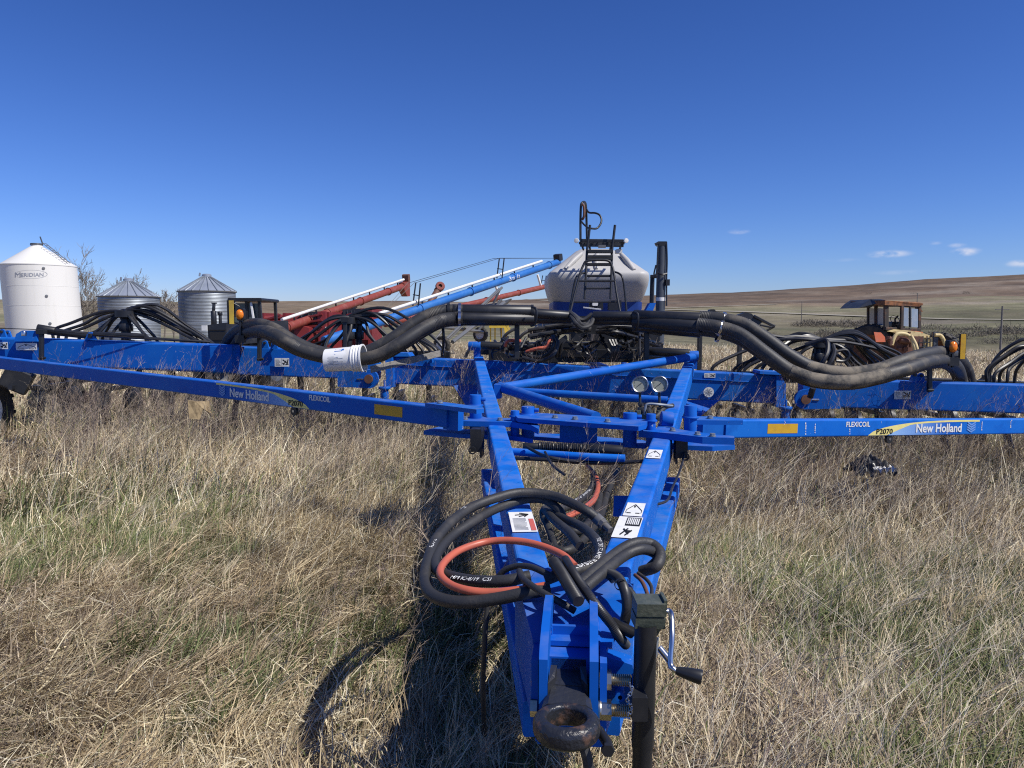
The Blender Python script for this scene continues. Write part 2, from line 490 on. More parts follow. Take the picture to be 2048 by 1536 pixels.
def fbm(x, y, s=1.0, o=4, ox=0.0):
    t = 0; a = .5; n = 0
    for k in range(o):
        t = t + a * vnoise(x, y, s * 2 ** k, ox + 17 * k); n += a; a *= .5
    return t / n

# ------------------------------------------------------------------ terrain
_RN = [0, 40, 60, 80, 130, 200, 350, 500, 700, 1000, 1500, 1800, 3000, 6000]
_ZL = [0, 0, 0, -.1, -.4, -.8, 1.0, 5, 14, 27.5, 27, 22, 10, 0]
_ZM = [0, 0, 0, -.2, -.9, -1.2, 1.5, 5, 14, 27, 47, 42, 25, 0]
_ZR = [0, 0, -.3, -2.0, -4.5, -4.6, -1.5, 3.5, 13, 29, 68, 90, 80, 20]
def terrain(x, y, fine=True):
    x = np.asarray(x, float); y = np.asarray(y, float)
    r = np.hypot(x, y); th = np.degrees(np.arctan2(x, y))
    zl, zm, zr = np.interp(r, _RN, _ZL), np.interp(r, _RN, _ZM), np.interp(r, _RN, _ZR)
    a = np.clip((th + 14) / 14, 0, 1); a = a * a * (3 - 2 * a)
    b = np.clip((th - 2) / 26, 0, 1)
    far = np.clip((np.abs(th) - 60) / 60, 0, 1)
    z = (zl * (1 - a) + zm * a) * (1 - b) + zr * b
    z = z * (1 - far) + 0 * far
    amp = np.clip((r - 120) / 900, 0, 1)
    z = z + amp * (fbm(x, y, 1 / 260., 3, 5) - .5) * 15 + amp * (fbm(x, y, 1 / 70., 2, 9) - .5) * 2.4 * np.clip(1.6 - r / 1300, 0, 1)
    tilt = -.035 * np.clip(x, -9, 9) * np.exp(-((y - 8) / 8) ** 2)
    z = z + tilt
    if fine:
        nr = np.clip(1.4 - r / 60, 0, 1)
        z = z + nr * ((fbm(x, y, .55, 3, 40) - .5) * .16)
    return z

def tz(x, y):
    return float(terrain(np.array([x]), np.array([y]))[0])

def hit(px, py):
    """where the line of sight through (px, py) meets the land"""
    d = pix_dir(px, py)
    rs = np.geomspace(4, 5000, 6000)
    x, y, z = d.x * rs, d.y * rs, HC + d.z * rs
    t = terrain(x, y, False)
    k = np.argmax(z < t)
    return Vector((x[k], y[k], t[k]))

ang = np.concatenate([np.linspace(-180, -55, 26)[:-1], np.linspace(-55, 55, 221), np.linspace(55, 180, 26)[1:-1]])
rad = np.concatenate([[0.0], np.geomspace(.6, 12, 46), np.geomspace(12.6, 6000, 190)])
AA, RR = np.meshgrid(np.radians(ang), rad)
GX, GY = RR * np.sin(AA), RR * np.cos(AA)
GZ = terrain(GX, GY)
na, nr_ = len(ang), len(rad)
gi = np.arange(na * nr_).reshape(nr_, na)
q = np.stack([gi[:-1, :], np.roll(gi, -1, 1)[:-1, :], np.roll(gi, -1, 1)[1:, :], gi[1:, :]], -1).reshape(-1, 4)[:, ::-1]
# land colours: thatch near by, grey-green pasture, brown worked fields high up
def lerp(a, b, t):
    return a + (b - a) * t[..., None]
c_thatch = np.array([.10, .078, .05]); c_straw = np.array([.34, .275, .17]); c_past = np.array([.205, .178, .112]); c_green = np.array([.155, .148, .082])  # thatch colour darkened to deepen the shade between grass blades
c_brown = np.array([.152, .108, .072]); c_brown2 = np.array([.100, .074, .052]); c_pale = np.array([.24, .205, .16])
n1 = fbm(GX, GY, 1 / 90., 4, 3); n2 = fbm(GX, GY, 1 / 330., 4, 60); n3 = fbm(GX * .35, GY, 1 / 40., 3, 90)
col = np.broadcast_to(c_thatch, GX.shape + (3,)).copy()
col = lerp(col, np.broadcast_to(c_straw, col.shape), np.clip((RR - 6) / 14, 0, 1) * .8)
past = lerp(np.broadcast_to(c_past, col.shape), np.broadcast_to(c_green, col.shape), np.clip((n1 - .4) * 4, 0, 1))
past = lerp(past, np.broadcast_to(c_pale, col.shape), np.clip((n3 - .58) * 5, 0, .7))
n4 = fbm(GX + GY * .3, GY * .5, 1 / 150., 4, 130); n5 = fbm(GX, GY, 1 / 22., 3, 170)
past = past * (.62 + .75 * np.clip((n4 - .2) * 1.6, 0, 1) + .25 * (n5 - .5))[..., None]
past = lerp(past, np.broadcast_to(c_brown * 1.25, col.shape), np.clip((n2 - .5) * 5, 0, .75))
col = lerp(col, past, np.clip((RR - 58) / 30, 0, 1))
TH = np.degrees(np.arctan2(GX, GY))
edge = 520 + 420 * np.clip((TH - 2) / 30, 0, 1) + 500 * np.clip((-TH) / 12, 0, 1) + (n1 - .5) * 130
brn = lerp(np.broadcast_to(c_brown, col.shape), np.broadcast_to(c_brown2, col.shape), np.clip((n3 - .35) * 3.2, 0, 1))
brn = brn * (.78 + .5 * n1 + .3 * (n5 - .5))[..., None]
brn = lerp(brn, np.broadcast_to(c_pale, col.shape), np.clip((n2 - .56) * 7, 0, .8) * np.clip((n1 - .35) * 4, 0, 1))
col = lerp(col, brn, np.clip((RR - edge) / 25, 0, 1))
ground = np_mesh("ground", np.stack([GX, GY, GZ], -1).reshape(-1, 3), q, np.zeros((0, 3), int), M['ground'], col.reshape(-1, 3), smooth=True)
tag(ground, "rolling dry prairie under straw-coloured grass rising to bare brown hills", None, None, "structure")

# gravel roads across the valley
def road(pts, width, label):
    P = []
    for i in range(len(pts) - 1):
        for k in range(24):
            t = k / 24
            P.append(hit(pts[i][0] + (pts[i + 1][0] - pts[i][0]) * t, pts[i][1] + (pts[i + 1][1] - pts[i][1]) * t))
    P = [p for p in P if p.length > 50]
    v, f = [], []
    for i, p in enumerate(P):
        a, b = P[max(i - 1, 0)], P[min(i + 1, len(P) - 1)]
        t = (b - a); t.z = 0
        s = Vector((t.y, -t.x, 0)).normalized() * width / 2 if t.length > .01 else Vector((0, width / 2, 0))
        for e in (-1, -.33, .33, 1):
            x, y = p.x + s.x * e, p.y + s.y * e
            v.append((x, y, tz(x, y) + .55))
    for i in range(len(P) - 1):
        for k in range(3):
            f.append((i * 4 + k, i * 4 + k + 1, i * 4 + 5 + k, i * 4 + 4 + k))
    mb = MB(); mb.add(v, f)
    return tag(mb.build("road", M['road']), label, None, None, "structure")
road([(1330, 620), (1500, 625), (1735, 634), (1900, 639.5), (2120, 642)], 9, "pale gravel road crossing the valley behind the orange tractor")
road([(1330, 617), (1440, 613.5), (1560, 609)], 5, "thin pale field track climbing to the brown hill")
road([(1000, 597), (1050, 599), (1110, 602.5)], 8, "pale gravel road showing beside the grey tank")

# ------------------------------------------------------------------ flat print
def text_geo(s, bold=0.0):
    cu = bpy.data.curves.new("t", 'FONT'); cu.body = s; cu.offset = bold; cu.resolution_u = 3
    o = bpy.data.objects.new("t", cu); COL.objects.link(o)
    bpy.context.view_layer.update()
    me = o.evaluated_get(bpy.context.evaluated_depsgraph_get()).to_mesh()
    v = [(p.co.x, p.co.y) for p in me.vertices]; f = [tuple(p.vertices) for p in me.polygons]
    o.to_mesh_clear() if hasattr(o, 'to_mesh_clear') else None
    bpy.data.objects.remove(o); bpy.data.curves.remove(cu)
    xs = [a for a, _ in v]; ys = [b for _, b in v]
    x0, x1, y0, y1 = min(xs), max(xs), min(ys), max(ys)
    return [((a - x0) / (x1 - x0), (b - y0) / (y1 - y0)) for a, b in v], f

def text_on(name, s, O, U, V, m, parent, bold=.015, fn=None):
    """print s in the parallelogram O, O+U, O+V (or through fn(u, v))"""
    v, f = text_geo(s, 0)
    mb = MB()
    O, U, V = Vector(O), Vector(U), Vector(V)
    n = U.cross(V).normalized()
    asp = V.length / max(U.length, 1e-6) if not fn else .1
    for k, (dx, dy) in enumerate(((0, 0), (1, 0), (-1, 0), (0, 1), (0, -1)) if bold > .005 else ((0, 0),)):
        a_, b_ = dx * bold * 3 * asp, dy * bold * 2
        mb.add([fn(a + a_, b + b_) if fn else O + U * (a + a_) + V * (b + b_) + n * (k * .0003) for a, b in v], f)
    return mb.build(name, m, parent)

def quad_on(mb, O, U, V, a0, a1, b0, b1, n=Vector((0, 0, 0))):
    O, U, V = Vector(O) + n, Vector(U), Vector(V)
    return mb.add([O + U * a0 + V * b0, O + U * a1 + V * b0, O + U * a1 + V * b1, O + U * a0 + V * b1], [(0, 1, 2, 3)])

def sticker(O, U, V, parent, style=0):
    """white safety decal with black picture and print lines; lies in O, O+U, O+V"""
    n = Vector(U).cross(Vector(V)).normalized()
    O = Vector(O) + n * .002
    base = MB(); quad_on(base, O, U, V, 0, 1, 0, 1)
    b = base.build("decal", M['decal_white'], parent)
    k = MB(); e = n * .0015
    if style == 0:       # text block at one end, pinched-figure picture at the other
        for i in range(6):
            quad_on(k, O, U, V, .06, .42 - .05 * (i % 3), .12 + i * .13, .155 + i * .13, e)
        quad_on(k, O, U, V, .49, .505, .03, .97, e)
        for (a0, b0, a1, b1) in ((.56, .82, .86, .40), (.60, .25, .80, .70), (.74, .25, .95, .30), (.86, .30, .93, .86), (.55, .45, .66, .2)):
            d = Vector((a1 - a0, b1 - b0)).normalized(); p = Vector((-d.y, d.x)) * .035
            k.add([O + e + Vector(U) * (a + sx * p.x) + Vector(V) * (c + sx * p.y * 1.6) for (a, c, sx) in ((a0, b0, -1), (a1, b1, -1), (a1, b1, 1), (a0, b0, 1))], [(0, 1, 2, 3)])
        k.build("decal_print", M['decal_black'], parent)
    elif style == 1:     # folding diagram
        for (a0, b0, a1, b1) in ((.10, .42, .48, .85), (.48, .85, .92, .40), (.15, .2, .38, .2), (.62, .2, .85, .2), (.1, .42, .1, .2), (.92, .4, .92, .2)):
            d = Vector((a1 - a0, b1 - b0)).normalized(); p = Vector((-d.y, d.x)) * .016
            k.add([O + e + Vector(U) * (a + sx * p.x) + Vector(V) * (c + sx * p.y * 1.6) for (a, c, sx) in ((a0, b0, -1), (a1, b1, -1), (a1, b1, 1), (a0, b0, 1))], [(0, 1, 2, 3)])
        quad_on(k, O, U, V, .44, .53, .62, .76, e)
        k.build("decal_print", M['decal_black'], parent)
    elif style == 2:     # print block with barcode-like columns and a picture
        quad_on(k, O, U, V, .36, .97, .55, .95, e)
        k.build("decal_print", M['decal_black'], parent)
        w = MB()
        for i in range(7):
            quad_on(w, O, U, V, .41 + i * .075, .455 + i * .075, .60, .90, e * 2)
        w.build("decal_print", M['decal_white'], parent)
        g = MB()
        for (a0, b0, a1, b1) in ((.30, .12, .55, .42), (.36, .40, .62, .16), (.50, .10, .72, .34), (.42, .3, .7, .3)):
            d = Vector((a1 - a0, b1 - b0)).normalized(); p = Vector((-d.y, d.x)) * .03
            g.add([O + e + Vector(U) * (a + sx * p.x) + Vector(V) * (c + sx * p.y * 1.2) for (a, c, sx) in ((a0, b0, -1), (a1, b1, -1), (a1, b1, 1), (a0, b0, 1))], [(0, 1, 2, 3)])
        g.build("decal_print", M['decal_black'], parent)
    elif style == 3:     # print lines with a picture on top and a red panel at the side
        for i in range(11):
            quad_on(k, O, U, V, .12, .66 - .06 * (i % 4 == 3), .08 + i * .055, .10 + i * .055, e)
        k.build("decal_print", M['decal_grey'], parent)
        r = MB(); quad_on(r, O, U, V, .76, .96, .05, .62, e); r.build("decal_print", M['decal_red'], parent)
        g = MB()
        for (a0, b0, a1, b1) in ((.25, .82, .80, .86), (.45, .92, .78, .86), (.62, .72, .82, .86), (.40, .74, .80, .84)):
            d = Vector((a1 - a0, b1 - b0)).normalized(); p = Vector((-d.y, d.x)) * .02
            g.add([O + e + Vector(U) * (a + sx * p.x) + Vector(V) * (c + sx * p.y) for (a, c, sx) in ((a0, b0, -1), (a1, b1, -1), (a1, b1, 1), (a0, b0, 1))], [(0, 1, 2, 3)])
        g.build("decal_print", M['decal_black'], parent)
    return b

# ================================================================== the blue seed drill
AX = Vector((.098, .995, 0)).normalized()      # from the hitch back into the machine
LX = Vector((.995, -.098, 0)).normalized()     # towards its right
HO = W(1133, 1437, 1.85)                       # hitch ring
drill = thing("seed_drill", (HO.x, HO.y, tz(HO.x, HO.y)), "long blue folding seed drill with black hoses, its hitch pointing at the viewer", "seed drill")
def HM(a, l, z):
    return Vector((HO.x, HO.y, 0)) + AX * a + LX * l + ZV * z

# ---- drawbar tubes, upper and lower pair
T = {}
TL = [W(1063, 1116, 2.84), W(957, 712, 9.5)]
TR = [W(1235, 1116, 2.84), W(1378, 724, 9.05)]
def beam_top(A, B, w, h, r=.014):
    """bar whose TOP centre line runs A-B"""
    mb = MB(); off = Vector((0, 0, -h / 2)); mb.bar(A + off, B + off, w, h, r, 3)
    return mb
for key, (A, B) in (('L', TL), ('R', TR)):
    d = (B - A).normalized()
    A2 = A - d * .55
    T[key] = beam_top(A2, B + d * .05, .118, .17).build("tongue_beam", M['blue_worn'], drill)
    low = Vector((0, 0, -.40)); s = LX * (-.05 if key == 'L' else .05)
    B3 = A + (B - A) * .42
    T[key + '2'] = beam_top(A - d * .45 + low * .72 + s * .5, B3 + low + s, .09, .12, .01).build("lower_tongue_beam", M['blue_worn'], drill)
    for t in (.03, .2, .4):      # gusset plates tying the upper to the lower tube
        p = A + (B - A) * t
        mb = MB(); mb.prism([p + d * -.07 + ZV * -.168, p + d * .07 + ZV * -.168, p + d * .05 + low, p - d * .05 + low], LX * .012 * (1 if key == 'R' else -1))
        mb.build("gusset_plate", M['blue'], drill)
mb = MB(); mb.prism([WZ(1262, 992, .62), WZ(1228, 992, .62), WZ(1226, 1033, .52), WZ(1262, 1035, .52)], AX * .012); mb.build("gusset_plate", M['blue'], drill)

# ---- nose box and hitch plates
mb = MB()
zt, zb = .765, .52
poly = [HM(.20, -.082, zb), HM(.20, .090, zb), HM(.80, .205, zb), HM(.80, -.20, zb)]
mb.prism(poly, ZV * (zt - zb)); nose = mb.build("nose_box", M['blue'], drill)
mb = MB()
arc = [HM(.86 + .07 * math.sin(math.pi * k / 8), -.13 + .29 * k / 8, zt + .004) for k in range(9)]
mb.prism([HM(.26, -.10, zt + .004), HM(.26, .115, zt + .004)] + [HM(.62, .19, zt + .004)] + list(reversed(arc)) + [HM(.62, -.165, zt + .004)], ZV * .014)
mb.build("nose_deck", M['blue'], drill)
for l, sg in ((-.062, -1), (.066, 1)):
    mb = MB()
    prof = [(.10, .60), (.10, .80), (.13, .825), (.20, .845), (.33, .865), (.40, .86), (.52, .775), (.52, .60)]
    mb.prism([HM(a, l - .011, z) for a, z in prof], LX * .022); mb.build("hitch_plate", M['blue'], drill)
    mb = MB(); mb.prism([HM(.15, l + sg * .016, z) + AX * da for da, z in ((0, .60), (0, .775), (.3, .775), (.3, .60))], LX * sg * .018)
    mb.build("nose_cheek", M['blue'], drill)
mb = MB(); mb.box(HM(.31, .002, .705), .104, .014, .205, LX, AX); mb.build("hitch_back_plate", M['blue'], drill)
mb = MB(); mb.prism([HM(.245, .101, .58), HM(.245, .165, .58), HM(.245, .19, .64), HM(.245, .17, .73), HM(.245, .101, .75)], AX * .06)
brk = mb.build("jack_bracket", M['blue'], drill)

# ---- weld beads and plate bolts
def weld(pts, r=.0055):
    mb = MB(); P_ = []
    for a, b in zip(pts, pts[1:]):
        n_ = max(2, int((b - a).length / .008))
        P_ += [a.lerp(b, k / n_) for k in range(n_)]
    P_.append(pts[-1])
    rr = [[((r * random.uniform(.8, 1.2)) * math.cos(R(60 * k)), (r * random.uniform(.8, 1.2)) * math.sin(R(60 * k))) for k in range(6)] for _ in P_]
    mb.sweep(P_, rr); return mb.build("weld_bead", M['blue'], drill)
for l in (-.052, .056):
    weld([HM(.302, l, .61), HM(.302, l, .805)]); 
for l in (-.076, .080):
    weld([HM(.26, l, zt + .018), HM(.50, l, zt + .018)])
weld([HM(.20, -.083, .53), HM(.20, -.083, zt)]); weld([HM(.20, .091, .53), HM(.20, .091, zt)])
# ---- cast hitch ring
mb = MB()
ro, ri, hh = .081, .047, .027
prof = []
for (cx_, cz_, rr0, a0) in ((ro - .020, -hh + .020, .020, -90), (ro - .020, hh - .020, .020, 0), (ri + .009, hh - .009, .009, 90), (ri + .009, -hh + .009, .009, 180)):
    for k in range(6):
        a = R(a0 + 90 * k / 5); prof.append((cx_ + rr0 * math.cos(a), cz_ + rr0 * math.sin(a)))
prof.append(prof[0])
zr = .682
mb.lathe(prof, HM(0, 0, zr), ZV, 40)
ring = mb.build("hitch_ring", M['cast'], drill)
# shank
mb = MB()
for i, (a0, w0, z0, h0, a1, w1, z1, h1) in enumerate([(.058, .126, zr, .050, .13, .108, zr + .008, .060), (.13, .108, zr + .008, .064, .25, .096, zr + .012, .09)]):
    v = []
    for (a, w, z, h) in ((a0, w0, z0, h0), (a1, w1, z1, h1)):
        for (x, y) in ((-.5, -.5), (.5, -.5), (.5, .28), (.38, .5), (-.38, .5), (-.5, .28)):
            v.append(HM(a, x * w, z + y * h))
    f = [(k, (k + 1) % 6, (k + 1) % 6 + 6, k + 6) for k in range(6)] + [(5, 4, 3, 2, 1, 0), (6, 7, 8, 9, 10, 11)]
    mb.add(v, [tuple(reversed(x)) for x in f])
mb.prism([HM(.17, -.046, zr + .045), HM(.17, -.03, zr + .045), HM(.13, -.034, zr + .03), HM(.10, -.05, zr + .028)], ZV * .028)
mb.prism([HM(.17, .046, zr + .045), HM(.10, .05, zr + .028), HM(.13, .034, zr + .03), HM(.17, .03, zr + .045)], ZV * .028)
mb.prism([HM(.20, -.046, zr + .05), HM(.20, .046, zr + .05), HM(.255, .044, zr + .05), HM(.255, -.044, zr + .05)], ZV * .028)
mb.build("hitch_shank", M['castblack'], drill)
# ---- hitch bolts
def hexnut(mb, A, axis, r, h):
    A = Vector(A); axis = Vector(axis).normalized(); x = axis.orthogonal().normalized(); y = axis.cross(x)
    pts = [A + (x * math.cos(R(60 * k + 15)) + y * math.sin(R(60 * k + 15))) * r for k in range(6)]
    mb.prism(pts, axis * h)
for (a, z) in ((.185, .715), (.155, .648)):
    mb = MB()
    A = HM(a, .078, z)
    mb.cyl(A, A + LX * .008, .027, 20)
    hexnut(mb, A + LX * .008, LX, .026, .026)
    th = [(1e-4, 0)] + [(.0145 + (.0022 if k % 2 else 0), .034 + k * .0026) for k in range(20)] + [(.012, .087), (1e-4, .087)]
    th[0] = (.0148, .033)
    mb.lathe(th, A, LX, 14)
    mb.build("hitch_bolt", M['zinc'], drill)
    mb = MB(); hexnut(mb, HM(a, -.098, z), LX, .026, .018); mb.build("bolt_head", M['zinc'], drill)
mb = MB(); p = HM(-.02, .078, .655); mb.tube([p + AX * .06, p + LX * .02, p + LX * .02 - AX * .02], .012, 10); hexnut(mb, p + LX * .02 - AX * .02, -AX, .016, .012); mb.build("pin_bolt", M['black'], drill)
mb = MB(); mb.tube([HM(.02, .035, .64), HM(.01, .05, .60), HM(-.0, .06, .54), HM(-.02, .085, .48)], .013, 8); mb.build("hanging_hose", M['rubber'], drill)

# ---- screw jack with crank
jb = W(1288, 1330, 2.0)
jx, jy = jb.x, jb.y
jack = MB()
jack.lathe([(.012, 0), (.029, 0), (.029, .30), (.026, .31), (.026, .60), (.029, .61), (.029, W(1290, 1252, 2.0).z - tz(jx, jy) + .03)], (jx - .008, jy, tz(jx, jy) - .02), ZV + Vector((.012, 0, 0)), 24)
jack.box((jx - .008, jy, tz(jx, jy) + .0), .16, .14, .012)
jk = jack.build("screw_jack", M['black'], drill)
mb = MB()
gc = W(1297, 1223, 2.0)
GXv = Vector((.995, .05, -.03)).normalized(); GYv = Vector((-.05, .99, .1)).normalized(); GZv = GXv.cross(GYv)
mb.box(gc + GZv * .018, .076, .062, .034, GXv, GYv, GZv)
mb.box(gc - GZv * .019, .078, .058, .030, GXv, GYv, GZv)
mb.box(gc - GZv * .001, .068, .050, .012, GXv, GYv, GZv)
mb.box(gc + GZv * .02 + GXv * .037, .008, .05, .045, GXv, GYv, GZv)
mb.prism([gc + GXv * .035 - GZv * .034 - GYv * .02, gc + GXv * .012 - GZv * .034 - GYv * .02, gc + GXv * .012 - GZv * .075 - GYv * .02], GYv * .05)
mb.build("gearbox", M['gear'], jk)
mb = MB()
c0 = gc + GXv * .04
cr = [c0, c0 + GXv * .016, W(1343, 1236, 1.98), W(1344, 1275, 1.95), W(1341, 1325, 1.93), W(1347, 1338, 1.92), W(1357, 1344, 1.92)]
mb.tube(cr, .0075, 10, 8)
mb.build("crank", M['chrome'], jk)
g0, g1 = W(1352, 1341, 1.92), W(1404, 1355, 1.90)
mb = MB(); ax = g1 - g0
mb.lathe([(.002, 0), (.009, 0), (.011, .006), (.016, ax.length * .55), (.0185, ax.length * .92), (.017, ax.length), (.002, ax.length)], g0, ax, 18); mb.build("grip", M['black'], jk)
mb = MB(); mb.tube([W(1318, 1295, 2.03), W(1340, 1322, 2.02)], .009, 10); mb.build("crank_stub", M['chrome'], jk)
mb = MB(); mb.prism([W(1305, 1276, 1.985), W(1318, 1276, 2.0), W(1315, 1310, 2.0), W(1308, 1332, 1.99)], Vector((0, .006, 0))); mb.build("worn_patch", M['galv'], jk)
mb = MB(); mb.box(W(1277, 1410, 1.96), .04, .05, .062, bev=.004); mb.build("jack_sleeve", M['black'], jk)
mb = MB()
c1, c2 = W(1260, 1370, 1.95), W(1259, 1430, 1.93)
for k in range(11):
    p = c1.lerp(c2, k / 10) + Vector((.006 * math.sin(k), 0, 0))
    X = Vector((1, 0, 0)) if k % 2 else Vector((0, 1, 0))
    mb.tube([p + ZV * .006, p + X * .004, p - ZV * .006, p - X * .004, p + ZV * .006], .0016, 5, 3)
mb.build("chain", M['chrome'], jk)
mb = MB(); mb.lathe([(.006, 0), (.013, 0), (.013, .09), (.006, .09)], HM(.26, .135, .675), -AX, 14); mb.build("bracket_tube", M['blue'], drill)

# ---- swing plates where the draft poles meet the drawbar
def plate(px, z, th, name="pivot_plate", m='blue'):
    mb = MB(); mb.prism([WZ(x, y, z) for x, y in px], ZV * -th); return mb.build(name, M[m], drill)
ZJ = .975
plate([(843, 838), (928, 842), (1023, 844), (1062, 850), (1077, 858), (1079, 850), (1074, 847), (1020, 836), (976, 836), (957, 831), (925, 834), (884, 831)], ZJ, .036)
plate([(847, 861), (925, 868), (1023, 872), (1066, 878), (1020, 862), (925, 858), (884, 852)], ZJ - .10, .03)
plate([(850, 806), (940, 817.5), (953, 819), (968, 817), (964, 812), (942, 811), (888, 804)], 1.10, .028)
plate([(1028, 828), (1036, 836), (1120, 842), (1277, 853), (1292, 849), (1296, 840), (1282, 838), (1150, 830), (1050, 824)], 1.015, .028)
plate([(1058, 872), (1130, 878), (1290, 890), (1298, 884), (1285, 880), (1130, 868), (1062, 866)], ZJ - .13, .026)
plate([(1277, 861), (1354, 868), (1405, 874), (1469, 876), (1468, 872), (1431, 869), (1368, 860), (1339, 855), (1291, 855)], .955, .042)
plate([(1300, 886), (1354, 890), (1425, 893), (1470, 890), (1431, 884), (1339, 874)], .86, .03)
plate([(1376, 840), (1455, 841), (1486, 841), (1484, 837), (1455, 834), (1384, 832)], 1.0, .03)
for (x, y, d, r, h) in ((951, 812, 5.45, .042, .08), (1056, 830, 5.35, .045, .06), (1260, 845, 5.1, .046, .065), (1381, 836, 5.15, .042, .085), (1302, 843, 5.0, .03, .05), (1030, 834, 5.3, .03, .045)):
    p = W(x, y, d)
    mb = MB(); mb.cyl(p - ZV * .16, p + ZV * h, r, 20); mb.cyl(p + ZV * .0, p + ZV * .012, r * 1.35, 20)
    if r > .04:
        b = p + ZV * (h * .6); mb.cyl(b + LX * r, b + LX * (r + .03), .014, 8)
    mb.build("pivot_pin", M['blue'], drill)
for (x, y, z) in ((905, 837, .976), (930, 839, .976), (1000, 841, .976), (1345, 862, .956), (1395, 870, .956), (1425, 873, .956), (1110, 836, 1.016), (1150, 839, 1.016), (1215, 844, 1.016), (1420, 837, 1.001), (880, 806.5, 1.101)):
    mb = MB(); p = WZ(x, y, z); mb.cyl(p, p + ZV * .006, .022, 14)
    xx_ = [p + ZV * .006 + Vector((math.cos(R(60 * k)), math.sin(R(60 * k)), 0)) * .017 for k in range(6)]; mb.prism(xx_, ZV * .014); mb.build("plate_bolt", M['galv'], drill)
weld([pL0 + nL * .004 + uL * .065, pL0 + nL * .004 - uL * .065]) if False else None
mb = MB(); mb.box(W(1157, 864, 5.2), .25, .12, .12, LX, AX); mb.build("link_block", M['blue'], drill)
for sx, (x, y, d) in ((-1, (948, 885, 5.1)), (1, (1368, 897, 4.95))):       # latch housings under the plates
    p = W(x, y, d); mb = MB(); mb.box(p + ZV * .02 - LX * sx * .02, .075, .10, .15, LX, AX, bev=.004); mb.box(p + LX * sx * -.05 + AX * .03, .012, .14, .19, LX, AX)
    mb.lathe([(.018, 0), (.026, 0), (.026, .012), (.018, .012)], p - AX * .07 + ZV * -.04, -AX, 18); mb.build("latch_housing", M['black'], drill)
# return spring and cylinder across the drawbar
mb = MB()
s0, s1 = W(1078, 893, 4.75), W(1180, 897, 4.7)
pts = []
for k in range(0, 26 * 8):
    t = k / (26 * 8); a = k / 8 * 2 * math.pi
    pts.append(s0.lerp(s1, t) + AX * .026 * math.cos(a) + ZV * .026 * math.sin(a))
mb.sweep(pts, [(.005 * math.cos(2 * math.pi * k / 5), .005 * math.sin(2 * math.pi * k / 5)) for k in range(5)])
mb.build("return_spring", M['black'], drill)
mb = MB(); mb.cyl(s1, W(1245, 902, 4.65), .034, 18); mb.cyl(s0 - LX * .1, s0, .022, 14); mb.cyl(s0, s1, .012, 10); mb.build("steering_cylinder", M['black'], drill)
mb = MB(); mb.tube([W(1020, 903, 4.75), W(1090, 908, 4.7), W(1180, 914, 4.6), W(1250, 917, 4.55)], .024, 12); mb.build("cross_tube", M['blue_worn'], drill)
mb = MB(); mb.tube([W(1030, 916, 4.7), W(1100, 920, 4.65), W(1190, 926, 4.6), W(1300, 922, 4.5)], .012, 8); mb.build("cable", M['smallhose'], drill)
mb = MB(); mb.tube([W(1052, 893, 4.7), W(1080, 908, 4.6), W(1105, 916, 4.5), W(1160, 922, 4.6), W(1170, 905, 4.7)], .010, 8); mb.build("cable", M['smallhose'], drill)
mb = MB(); mb.tube([W(1090, 904, 4.55), W(1105, 930, 4.4), W(1130, 950, 4.3)], .008, 8); mb.build("cable", M['smallhose'], drill)
mb = MB(); mb.tube([W(1369, 905, 4.9), W(1360, 940, 4.6), W(1345, 975, 4.3), W(1335, 1000, 4.0), W(1310, 1010, 3.9)], .007, 6); mb.build("cable", M['smallhose'], drill)

# ---- round braces
for pts, r in (([W(1003, 776, 7.2), W(1390, 713, 8.95)], .046), ([W(1000, 774, 7.15), W(1192, 836, 5.6)], .046), ([W(1030, 782, 7.1), W(1335, 801, 6.5)], .034)):
    mb = MB(); mb.tube(pts, r, 20); mb.build("brace_tube", M['blue'], drill)
mb = MB(); mb.box(W(996, 782, 7.1), .06, .14, .13, LX, AX); mb.build("brace_bracket", M['blue'], drill)

